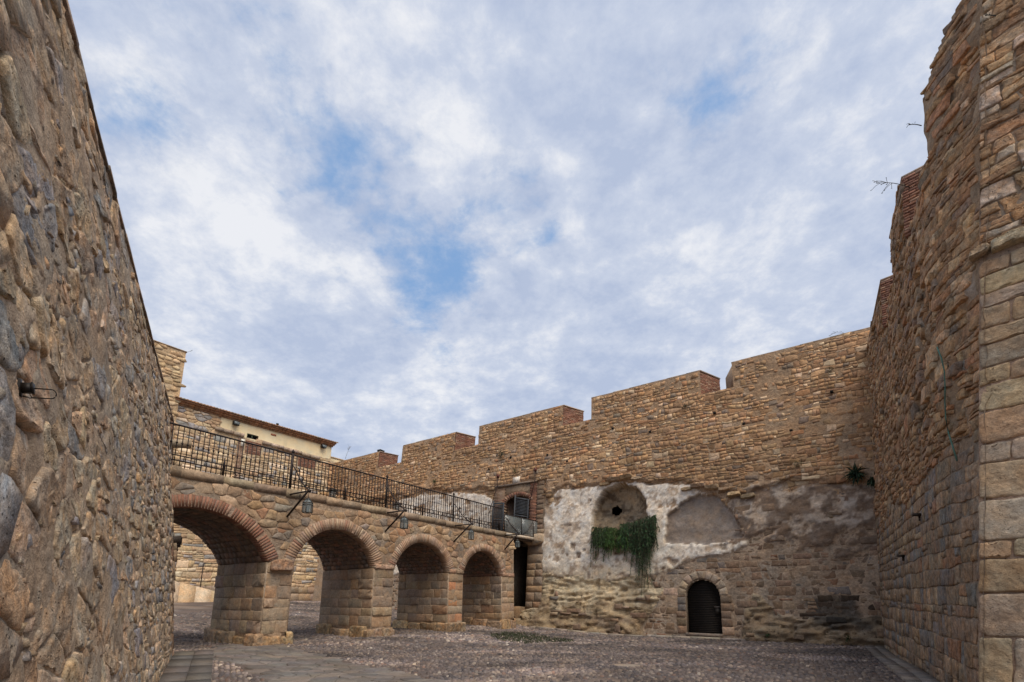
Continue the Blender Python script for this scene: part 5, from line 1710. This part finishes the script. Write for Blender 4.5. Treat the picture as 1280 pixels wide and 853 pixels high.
    pr = sheet(FT2, -5.5, 0.0, 1.0, 17.2, 0.16, lambda u, s: 0.02 * fbm(u * 3, s * 3, 0, 3), lambda u, s: mixc((0.46, 0.33, 0.20), (0.54, 0.40, 0.25), sstep(-.3, .3, fbm(u, s, 2, 4))))
    pr[0].build('mortar_bed', M['mortar'], tw, smooth=True)
    polys = voronoi(-5.5, -0.05, 9.0, 17.1, 0.44, 0.24, 0.4, lambda u, s: rng.uniform(0, 1, u.shape) < 0.8)
    lay(FT2, polys, tw, M['stone_far'], [((0.48, 0.345, 0.205), 4), ((0.54, 0.40, 0.245), 3), ((0.36, 0.25, 0.15), 1.6)], 'stone', 'rubble_stones', 60, (0.02, 0.05), 0.02, None, None, near=(9999, 60))
    Acc().box(FT2, -5.5, -0.01, -5.5, -0.05, 0.8, 17.2, (0.45, 0.33, 0.2)).build('tower_body', M['stone_far'], tw)
    Acc().box(FT2, -5.55, 0.04, -5.5, 0.06, 17.2, 17.27, (0.36, 0.27, 0.18), 0.01).build('coping', M['stone_far'], tw)

    # ramp wall and handrail seen through the first arch
    rw = thing('ramp_wall', 'low pale stone ramp wall seen through the first arch', 'wall', FH(np.array([-8.0, 1.6, 1.3])))
    for k in range(6):
        a = -10.6 + k * 0.9; b = a + 0.89
        za, zb = 2.60 - 0.22 * k, 2.60 - 0.22 * (k + 1)
        V = np.array([(a, 1.7, 0.6), (b, 1.7, 0.6), (b, 1.7, zb), (a, 1.7, za), (a, 1.2, 0.6), (b, 1.2, 0.6), (b, 1.2, zb), (a, 1.2, za)])
        Acc().quads(FH(V), [(0, 1, 2, 3), (3, 2, 6, 7), (0, 3, 7, 4), (1, 5, 6, 2)], pick(PAL_HS) * 0.9).build('wall_slab', M['stone_block'], rw)
    hr = thing('handrail', 'thin dark handrail on the ramp seen through the first arch', 'handrail', FH(np.array([-8.5, 1.5, 2.4])))
    Acc().tube(FH, [(-8.5, 1.5, 2.0), (-8.5, 1.5, 3.55)], 0.03, IRON, 5).build('post', M['iron'], hr)
    Acc().tube(FH, [(-8.5, 1.5, 3.55), (-6.2, 1.5, 3.72)], 0.03, IRON, 5).build('rail', M['iron'], hr)


build_house()

# ================================================================== GROUND
PATH = [(-30, 44), (-9.9, 18.9), (-7.1, 15.4), (-5.6, 13.9), (-3.3, 12.1), (-1.3, 9.7), (-0.2, 8.2), (-2.0, 6.5), (-3.6, 8.3), (-5.0, 10.4), (-6.2, 11.6), (-7.5, 12.6), (-8.2, 13.6), (-13.5, 20.5), (-33, 44)]
PATH_NEAR = [(-8.6, 15.2), (-7.1, 15.4), (-5.6, 13.9), (-3.3, 12.1), (-1.3, 9.7), (-0.2, 8.2), (-2.0, 6.5), (-3.6, 8.3), (-5.0, 10.4), (-6.2, 11.6), (-7.5, 12.6), (-8.2, 13.6)]


def gnoise(x, y):
    return 0.035 * fbm(x * 0.45, y * 0.45, 3, 3) + 0.012 * fbm(x * 3, y * 3, 5, 2)


def build_ground():
    def grid(x0, x1, y0, y1, st, skip=None):
        nx = int((x1 - x0) / st) + 1; ny = int((y1 - y0) / st) + 1
        X, Y = np.meshgrid(np.linspace(x0, x1, nx), np.linspace(y0, y1, ny))
        x, y = X.ravel(), Y.ravel()
        z = ground_z(x, y) + gnoise(x, y) - 0.012
        a = (np.arange(ny - 1)[:, None] * nx + np.arange(nx - 1)[None]).ravel()
        return x, y, z, a, nx
    acc = Acc()
    x, y, z, a, nx = grid(-24, 24, -8, 44, 0.16)
    light = sstep(0.1, 0.35, fbm(x * 0.35, y * 0.5, 11, 4))
    C = mixc((0.105, 0.082, 0.074), (0.19, 0.148, 0.122), light)
    sand = sstep(1.0, 0.4, ((x - 2.7) / 0.45) ** 2 + ((y - 12.25) / 0.42) ** 2)
    C = mixc(C, (0.34, 0.265, 0.205), sand)
    T = np.concatenate([np.column_stack([a, a + 1, a + nx + 1]), np.column_stack([a, a + nx + 1, a + nx])])
    acc.add(np.column_stack([x, y, z]), T, C)
    # outskirts to the horizon
    R = 1500; o = [(-24, -8), (24, -8), (24, 44), (-24, 44)]; O = [(-R, -R), (R, -R), (R, R), (-R, R)]
    V = [(p[0], p[1], float(ground_z(p[0], p[1])) - 0.02) for p in o] + [(p[0], p[1], -0.1) for p in O]
    acc.quads(np.array(V), [(4, 5, 1, 0), (5, 6, 2, 1), (6, 7, 3, 2), (7, 4, 0, 3)], (0.2, 0.16, 0.13))
    g = acc.build('ground', M['earth'], None, smooth=True)
    tag(g, 'dusty earth of the fortress court', None, None, 'structure')

    # cobbles: rows of small domed stones
    cob = Acc(); k = 6
    ring = np.array([(cos(2 * pi * j / k), sin(2 * pi * j / k)) for j in range(k)])
    T0 = np.array([(j, (j + 1) % k, k + (j + 1) % k) for j in range(k)] + [(j, k + (j + 1) % k, k + j) for j in range(k)] + [(k + j, k + (j + 1) % k, 2 * k) for j in range(k)])
    pts = []
    sp = 0.118
    ys = np.arange(4.5, 36, sp * 0.86)
    for r, yy in enumerate(ys):
        st = sp * (1 if yy < 16 else 1.35)
        if yy > 16 and r % 3 == 2: continue
        xs = np.arange(-15, 14, st) + (st / 2 if r % 2 else 0)
        pts.append(np.column_stack([xs, np.full(len(xs), yy), np.full(len(xs), st)]))
    P = np.concatenate(pts)
    P[:, :2] += rng.uniform(-0.028, 0.028, (len(P), 2))
    x, y = P[:, 0], P[:, 1]
    vis = (np.abs(x) < y * 1.06 + 0.4) & ~inpoly(x, y, PATH_NEAR)
    # stay inside the walls
    for fr, sg, mg in ((FW, -1, 0.25), (FR, -1, 0.62), (FL, -1, 0.62)):
        d = (x - fr.O[0]) * (-fr.N[0]) + (y - fr.O[1]) * (-fr.N[1]); u = (x - fr.O[0]) * fr.X[0] + (y - fr.O[1]) * fr.X[1]
        if fr is FL: vis &= (d > mg) | (u > 0.4)
        else: vis &= d > mg
    d = (x - FH.O[0]) * (-FH.N[0]) + (y - FH.O[1]) * (-FH.N[1]); vis &= d > 1.0
    ub = (x - FB.O[0]) * FB.X[0] + (y - FB.O[1]) * FB.X[1]; wb = (x - FB.O[0]) * FB.N[0] + (y - FB.O[1]) * FB.N[1]
    behind = wb > 0
    vis &= ~(behind & (ub < -9))
    vis &= ~(behind & (ub < -4.4) & (y > 22))
    worn = fbm(x * 0.5, y * 0.7, 21, 3) > 0.28
    vis &= ~(worn & (rng.uniform(0, 1, len(x)) < 0.35))
    vis &= ~(((x - 2.7) / 0.4) ** 2 + ((y - 12.25) / 0.38) ** 2 < 1)
    P = P[vis]; n = len(P)
    base = ground_z(P[:, 0], P[:, 1]) + gnoise(P[:, 0], P[:, 1]) - 0.012
    ang = rng.uniform(0, pi, n); rx = P[:, 2] * rng.uniform(0.40, 0.56, n); ry = P[:, 2] * rng.uniform(0.34, 0.46, n); h = rng.uniform(0.012, 0.042, n)
    ca, sa = np.cos(ang)[:, None], np.sin(ang)[:, None]
    rr_ = rng.uniform(0.85, 1.12, (n, k))
    lx = ring[None, :, 0] * rx[:, None] * rr_; ly = ring[None, :, 1] * ry[:, None] * rr_
    X0 = P[:, 0:1] + lx * ca - ly * sa; Y0 = P[:, 1:2] + lx * sa + ly * ca
    X1 = P[:, 0:1] + (lx * ca - ly * sa) * 0.66; Y1 = P[:, 1:2] + (lx * sa + ly * ca) * 0.66
    tx, ty = rng.uniform(-.16, .16, n)[:, None], rng.uniform(-.16, .16, n)[:, None]
    Zt = base[:, None] + h[:, None] + (X1 - P[:, 0:1]) * tx + (Y1 - P[:, 1:2]) * ty
    V = np.zeros((n, 2 * k + 1, 3))
    V[:, :k] = np.stack([X0, Y0, np.repeat(base[:, None] - 0.02, k, 1)], -1)
    V[:, k:2 * k] = np.stack([X1, Y1, Zt * 1.0], -1)
    V[:, 2 * k] = np.column_stack([P[:, 0], P[:, 1], base + h * 1.12])
    T = (T0[None] + (np.arange(n) * (2 * k + 1))[:, None, None]).reshape(-1, 3)
    pal = np.array([(0.118, 0.093, 0.088), (0.158, 0.125, 0.112), (0.080, 0.065, 0.065), (0.21, 0.167, 0.14), (0.34, 0.285, 0.24), (0.15, 0.097, 0.078)])
    ci = rng.choice(len(pal), n, p=[.325, .285, .20, .14, .010, .040])
    tone = 0.9 + 0.75 * sstep(0.0, 0.5, fbm(P[:, 0] * 0.35, P[:, 1] * 0.8, 11, 4)) - 0.40 * sstep(0.0, 0.35, fbm(P[:, 0] * 0.45, P[:, 1] * 0.9, 41, 4))
    C = pal[ci] * (rng.uniform(0.8, 1.2, n) * tone)[:, None]
    cob.add(V.reshape(-1, 3), T, np.repeat(C, 2 * k + 1, 0))
    co = cob.build('cobblestones', M['cobble'], None, smooth=True)
    tag(co, 'dark worn cobbles covering the court', None, None, 'stuff')

    # flagstone path: flat slabs, each a piece of the path
    pth = thing('flagstone_path', 'smooth grey flagstone path curving from the lower left towards the first arch', None, (-5, 12, 0), None, 'structure')
    gfr = lambda V: np.stack([np.asarray(V)[..., 0], np.asarray(V)[..., 2], np.asarray(V)[..., 1] + ground_z(np.asarray(V)[..., 0], np.asarray(V)[..., 2]) + gnoise(np.asarray(V)[..., 0], np.asarray(V)[..., 2]) * 0.6], -1)
    polys = voronoi(-10, 1, 6, 16, 0.34, 0.24, 0.5, lambda u, s: inpoly(u, s, PATH_NEAR), big=0.12)
    ar = [abs(0.5 * (np.dot(P[:, 0], np.roll(P[:, 1], 1)) - np.dot(P[:, 1], np.roll(P[:, 0], 1)))) / P[:, 1].mean() ** 2 * (P[:, 1].mean() > 9.0) for P in polys]
    top = set(np.argsort(-np.array(ar))[:280].tolist()); rest = Acc()
    for i, P in enumerate(polys):
        V, T = stone_mesh(P, rng.uniform(0.010, 0.022), 0.008, 1, 0.12, 0.15)
        T = T[:, ::-1]
        c = pick([((0.14, 0.120, 0.108), 4), ((0.115, 0.10, 0.092), 3), ((0.165, 0.14, 0.122), 2)])
        if i in top: Acc().add(gfr(V), T, c).build('flagstone', M['cobble'], pth, smooth=True)
        else: rest.add(gfr(V), T, c)
    rest.build('worn_flagstones', M['cobble'], pth, smooth=True, kind='stuff')

    def slab_row(name, label, pts, w, ln, cols, z=0.03, mat='cobble', rows=1):
        st = thing(name, label, None, (pts[0][0], pts[0][1], 0), None, 'structure')
        p = np.array(pts, float); d = p[1] - p[0]; L = np.linalg.norm(d); d /= L; nrm = np.array([-d[1], d[0]])
        for r in range(rows):
            t_ = 0.0
            while t_ < L:
                l_ = min(ln * rng.uniform(0.7, 1.35), L - t_)
                q = [p[0] + d * (t_ + .006) + nrm * (w * r + .006), p[0] + d * (t_ + l_ - .006) + nrm * (w * r + .006), p[0] + d * (t_ + l_ - .006) + nrm * (w * (r + 1) - .006), p[0] + d * (t_ + .006) + nrm * (w * (r + 1) - .006)]
                zz = [float(ground_z(a[0], a[1])) for a in q]; dz = rng.uniform(0, 0.012)
                V = np.array([(a[0], a[1], b - 0.1) for a, b in zip(q, zz)] + [(a[0], a[1], b + z + dz) for a, b in zip(q, zz)])
                Acc().quads(V, [(0, 3, 2, 1), (4, 5, 6, 7), (0, 1, 5, 4), (1, 2, 6, 5), (2, 3, 7, 6), (3, 0, 4, 7)], pick(cols)).build('slab', M[mat], st)
                t_ += l_
    # slabs hugging the left wall, paving band along the right wall, kerb along the rear wall
    a = FL(np.array([0.6, 0.04, 0]))[:2]; b = FL(np.array([-9.0, 0.04, 0]))[:2]
    slab_row('slab_strip', 'two rows of long grey slabs along the foot of the near left wall', [a, b], 0.42, 0.75, [((0.125, 0.110, 0.10), 2), ((0.155, 0.134, 0.118), 1)], 0.035, rows=2)
    a = FR(np.array([12.3, 0.58, 0]))[:2]; b = FR(np.array([0.0, 0.58, 0]))[:2]
    a = FR(np.array([0.0, 0.05, 0]))[:2]; b = FR(np.array([12.3, 0.05, 0]))[:2]
    d = (b - a) / np.linalg.norm(b - a)
    slab_row('paving_band', 'narrow band of grey paving blocks along the foot of the right wall', [b, a], 0.27, 0.40, [((0.17, 0.148, 0.132), 2), ((0.21, 0.182, 0.16), 1)], 0.03, rows=2)
    a = FW(np.array([0.0, 0.10, 0]))[:2]; b = FW(np.array([-8.5, 0.10, 0]))[:2]
    slab_row('kerb', 'pale thin kerb along the foot of the rear wall', [b + (FW.X[:2] * 0) - FW.N[:2] * 0.12, a - FW.N[:2] * 0.12][::-1], 0.16, 0.9, [((0.32, 0.27, 0.22), 1), ((0.27, 0.22, 0.185), 1)], 0.05, rows=1)
    b2 = FW(np.array([-14.4, 0.75, 0]))[:2]; a2 = FW(np.array([-8.5, 0.75, 0]))[:2]
    slab_row('pale_kerb', 'pale kerb stones at the foot of the bedrock', [a2, b2], 0.16, 0.9, [((0.34, 0.285, 0.23), 1), ((0.29, 0.24, 0.2), 1)], 0.05, rows=1)


build_ground()

# ================================================================== PLANTS AND SMALL THINGS
def blade(acc, p, d, ln, w, col, droop=0.5, seg=3):
    """A narrow leaf: a bent strip."""
    p = np.array(p, float); d = np.array(d, float); d /= np.linalg.norm(d)
    s = np.cross(d, rng.normal(size=3)); s /= np.linalg.norm(s) + 1e-9
    V = []; q = p.copy()
    for i in range(seg + 1):
        ww = w * (1 - (i / seg) ** 2 * 0.95)
        V += [q - s * ww / 2, q + s * ww / 2]
        d = d + np.array([0, 0, -droop / seg]); d /= np.linalg.norm(d)
        q = q + d * ln / seg
    acc.quads(np.array(V), [(2 * i, 2 * i + 1, 2 * i + 3, 2 * i + 2) for i in range(seg)], col)


def build_ferns():
    groups = [('dark hanging creeper on the left of the niche sill', -11.25, -10.35, 4.85, 4.85, 1.2, 1.7, (0.026, 0.048, 0.017), 75),
              ('bright green bushy plant in the middle of the niche sill', -10.65, -9.35, 4.85, 4.75, 1.0, 1.35, (0.042, 0.085, 0.020), 100),
              ('long dark green creeper trailing from the right end of the niche', -9.75, -7.95, 4.9, 5.3, 1.4, 3.0, (0.022, 0.050, 0.020), 180)]
    for lab, u0, u1, sa, sb, l0, l1, c, n in groups:
        t = thing('trailing_plant', lab, 'plant', FW(np.array([(u0 + u1) / 2, 0.1, (sa + sb) / 2])), 'plants hanging from the niche')
        st = Acc(); lf = Acc()
        for k in range(n):
            f = rng.uniform(); u = u0 + (u1 - u0) * f; s = sa + (sb - sa) * f + rng.uniform(-.25, .16)
            if l1 > 2: prof = 0.45 + 0.75 * math.exp(-((f - 0.62) / 0.25) ** 2)
            elif l1 > 1.5: prof = 0.5 + 0.6 * (rng.uniform() ** 2)
            else: prof = 0.8
            ln = rng.uniform(l0 * 0.6, l1 * 0.95) * prof
            if rng.uniform() < 0.08: ln *= 1.25
            o = rng.uniform(0.05, 0.30); sway = rng.uniform(-0.2, 0.25)
            m = 9; pts = []
            for j in range(m):
                q = j / (m - 1)
                pts.append((u + sway * q + 0.03 * vn(np.array([q * 4 + k]), np.array([k * 1.7]))[0], o * (1 - (1 - q) ** 4 * 1.0) + 0.12 + 0.06 * q, s + 0.12 * sin(min(q * 5, pi)) - ln * q))
            st.tube(FW, pts, 0.008, (0.05, 0.045, 0.025), 3, False)
            W = FW(np.array(pts))
            for j in range(m * 5):
                q = j / (m * 5) * (m - 1); i = int(q); p = W[i] * (1 - q + i) + W[min(i + 1, m - 1)] * (q - i)
                cc = np.array(c) * rng.uniform(0.5, 1.9) * (1 + 0.1 * rng.normal(size=3))
                d = rng.normal(size=3) * (0.8, 0.8, 0.3) - (0, 0, 0.75)
                blade(lf, p, d, rng.uniform(0.07, 0.17), rng.uniform(0.014, 0.032), np.clip(cc, 0.005, 0.3), 0.6, 2)
        st.build('stem', M['leaf'], t); lf.build('foliage', M['leaf'], t, kind='stuff')


build_ferns()


def tuft(name, lab, cat, pos, out, n, ln, col, group=None, upw=0.4, spread=0.8, w=0.02):
    t = Acc()
    for k in range(n):
        d = np.array(out) * 0.6 + np.array([0, 0, upw]) + rng.normal(size=3) * spread
        blade(t, np.array(pos) + rng.normal(size=3) * 0.03 * ln / 0.2, d, ln * rng.uniform(0.5, 1.2), w * rng.uniform(0.6, 1.3), np.clip(np.array(col) * rng.uniform(0.5, 1.6), 0.004, 0.4), 0.9, 3)
    tag(t.build(name, M['leaf'], None), lab, cat, group)


ow = -FW.N; orr = -FR.N
G1, G2 = (0.035, 0.06, 0.022), (0.075, 0.075, 0.03)
tuft('wall_weed', 'dark weed tuft high below the merlon right of the sky gap', 'weed', FW(np.array([-6.34, 0.2, 10.6])), ow, 34, 0.28, (0.03, 0.035, 0.018), 'weeds on the rear wall', -0.3)
tuft('wall_weed', 'dark weed hanging on the rubble above left of the upper door', 'weed', FW(np.array([-17.4, 0.2, 10.15])), ow, 40, 0.42, (0.022, 0.028, 0.014), 'weeds on the rear wall', -0.7)
tuft('wall_weed', 'small green weed on the rubble above the long railing', 'weed', FW(np.array([-22.9, 0.2, 9.1])), ow, 40, 0.40, G1, 'weeds on the rear wall', -0.1)
tuft('wall_weed', 'green brown sprig on the rubble above the small white plaque', 'weed', FW(np.array([-16.3, 0.2, 8.85])), ow, 30, 0.32, G2, 'weeds on the rear wall')
tuft('wall_weed', 'thin sprig on the upper rubble above the white plaster edge', 'weed', FW(np.array([-14.9, 0.2, 10.0])), ow, 16, 0.24, G2, 'weeds on the rear wall')
tuft('wall_weed', 'sparse green sprig under the rubble on the right part of the rear wall', 'weed', FW(np.array([-1.9, 0.2, 6.9])), ow, 30, 0.42, G2, 'weeds on the rear wall', 0.3, 1.0)
tuft('ivy_plant', 'dark leafy ivy clump hanging in the far right corner', 'plant', FW(np.array([-0.05, 0.25, 6.2])), ow, 110, 0.42, (0.022, 0.045, 0.022), None, 0.0, 1.0, 0.07)
tuft('ivy_sprig', 'small ivy sprig at the corner just below the larger ivy clump', 'plant', FW(np.array([0.42, 0.35, 5.85])), ow, 60, 0.32, (0.022, 0.04, 0.02), None, -0.4, 0.9, 0.07)
tuft('corner_weed', 'faint olive weed high in the far corner below the coping', 'weed', FW(np.array([-0.4, 0.2, 10.8])), ow, 24, 0.34, G2, None, 0.2)
tuft('foot_weed', 'low green weeds at the foot of the rear wall right of the grille door', 'weed', FW(np.array([-3.6, 0.5, 0.08])), ow, 30, 0.16, G1, None, 0.6)
tuft('foot_weed', 'green weeds along the foot of the wall near the far right corner', 'weed', FW(np.array([-1.0, 0.55, 0.08])), ow, 34, 0.18, G1, None, 0.6)


def twig(name, lab, base, tip, n, col=(0.06, 0.06, 0.055), leafy=True, r=0.012):
    t = thing(name, lab, 'plant', base)
    st = Acc(); lf = Acc(); base = np.array(base, float); tip = np.array(tip, float)
    L = np.linalg.norm(tip - base)
    main = [base + (tip - base) * q + np.array([0, 0, 0.10 * L * sin(pi * q)]) for q in np.linspace(0, 1, 7)]
    st.tube(IDN, main, np.linspace(r, r * 0.4, 7), col, 4)
    for k in range(n):
        q = rng.uniform(0.45, 1.0); p = base + (tip - base) * q + np.array([0, 0, 0.10 * L * sin(pi * q)])
        d = (tip - base) / L + rng.normal(size=3) * 0.7
        e = p + d / np.linalg.norm(d) * L * rng.uniform(0.15, 0.34)
        st.tube(IDN, [p, (p + e) / 2 + (0, 0, 0.02), e], r * 0.4, col, 3)
        if leafy:
            for _ in range(3):
                blade(lf, e, rng.normal(size=3), L * 0.03, L * 0.018, (0.05, 0.065, 0.04), 0.3, 2)
    st.build('stem', M['leaf'], t)
    if leafy: lf.build('leaves', M['leaf'], t, kind='stuff')


p0 = FR(np.array([10.3, 0.1, 10.1])); twig('dry_twig', 'long bare flowering twig reaching from the right wall over the sky', p0, p0 + np.array([-0.62, 0.1, 0.20]), 12)
p0 = FR(np.array([10.9, 0.0, 11.0])); twig('dry_twig', 'short sprig on the right wall edge above the long twig', p0, p0 + np.array([-0.22, 0.03, 0.05]), 6)
p0 = FR(np.array([12.6, 0.0, 11.2])); twig('dry_twig', 'tiny sprig near the top of the right wall', p0, p0 + np.array([-0.15, 0.03, 0.05]), 5)
p0 = FW(np.array([0.6, -0.4, 12.35])); twig('top_twig', 'thin sprig on top of the rear wall at the far right corner', p0, p0 + np.array([-0.75, 0.1, 0.25]), 7)
p0 = FH(np.array([1.9, 0.3, 12.85])); twig('parapet_shrub', 'faint bare shrub standing on the low ochre parapet', p0, p0 + np.array([0.3, 0, 1.0]), 14, (0.16, 0.15, 0.12), False, 0.015)
p0 = FH(np.array([-10.6, 0.3, 17.25])); twig('tower_sprig', 'tiny sprig on the upper right corner of the tower', p0, p0 + np.array([0.3, 0, 0.1]), 6)

# green cable down the right wall
Acc_c = Acc().tube(FR, [(11.35 + 0.1 * sin(k * 0.9) + 0.06 * k, 0.14, 6.0 - k * 0.28) for k in range(9)], 0.012, (0.07, 0.15, 0.12), 4)
tag(Acc_c.build('cable', M['leaf'], None), 'thin green cable hanging down the right wall beside the big blocks', 'cable')

# camera-like box on the far merlon
t = thing('merlon_box', 'small black box standing on the far merlon', 'box', FW(np.array([-29.6, -0.3, 12.38])))
Acc().box(FW, -29.85, -29.5, -0.6, -0.2, 12.36, 12.66, (0.03, 0.032, 0.035), 0.01).build('casing', M['iron'], t)
Acc().box(FW, -29.88, -29.47, -0.63, -0.17, 12.66, 12.69, (0.05, 0.05, 0.05)).build('lid', M['iron'], t)

# wall fixture on the near left wall
def build_fixture():
    t = thing('wall_fixture', 'black iron box with a long looped rod fixed on the near left wall', 'fixture', FL(np.array([-11.0, 0.05, 2.8])))
    c = (0.018, 0.015, 0.014)
    u, s = -11.0, 2.85
    Acc().box(FL, u - 0.018, u + 0.018, 0.0, 0.058, s - 0.055, s + 0.055, c, 0.002).build('back_plate', M['iron'], t)
    Acc().box(FL, u - 0.018, u + 0.022, 0.058, 0.112, s - 0.026, s + 0.030, c, 0.002).box(FL, u - 0.022, u + 0.026, 0.106, 0.114, s - 0.030, s + 0.034, c).build('socket', M['iron'], t)
    Acc().tube(FL, [(u + 0.02, 0.062, s - 0.045), (u + 0.01, 0.10, s - 0.058)], 0.006, (0.25, 0.22, 0.2), 5).build('bolt', M['iron'], t)
    pts = [(u + 0.01, 0.11, s + 0.004)] + [(u + 0.01, 0.190 + 0.026 * cos(a), s - 0.026 + 0.030 * sin(a)) for a in np.linspace(pi / 2, -pi / 2, 9)] + [(u + 0.01, 0.09, s - 0.056)]
    Acc().tube(FL, pts, 0.0035, c, 6).build('loop_rod', M['iron'], t)


build_fixture()

# stone spout at the end of the near wall
sp_ = Acc().tube(FL, [(1.25, -0.1, 5.80), (1.25, 0.22, 5.80), (1.25, 0.52, 5.79)], [0.125, 0.125, 0.12], (0.36, 0.285, 0.20), 12)
sp_.tube(FL, [(1.25, 0.521, 5.79), (1.25, 0.523, 5.79)], [0.07, 0.07], (0.08, 0.06, 0.05), 10)
tag(sp_.build('water_spout', M['stone_far'], None, smooth=False), 'round stone water spout sticking out at the end of the near left wall', 'spout')

# grass patch on the cobbles
def build_grass():
    a = Acc()
    for k in range(7000):
        x, y = rng.uniform(-1.5, 2.6), rng.uniform(17.4, 23.2)
        e = ((x - 0.65) / 1.8) ** 2 + ((y - 20.2) / 2.5) ** 2 + 0.8 * fbm(np.array([x * 0.9]), np.array([y * 0.7]), 2, 3)[0]
        if e > 0.75 or rng.uniform() < 0.55 * e: continue
        z = float(ground_z(x, y)) + 0.01
        blade(a, (x, y, z), rng.normal(size=3) * 0.5 + (0, 0, 1), rng.uniform(0.05, 0.11), 0.024, np.array((0.035, 0.043, 0.02)) * rng.uniform(0.6, 1.6), 0.8, 2)
    tag(a.build('grass', M['leaf'], None), 'thin low grass patch on the cobbles before the last arch', None, None, 'stuff')


build_grass()

for o in scene.objects:
    if 'at' in o: del o['at']
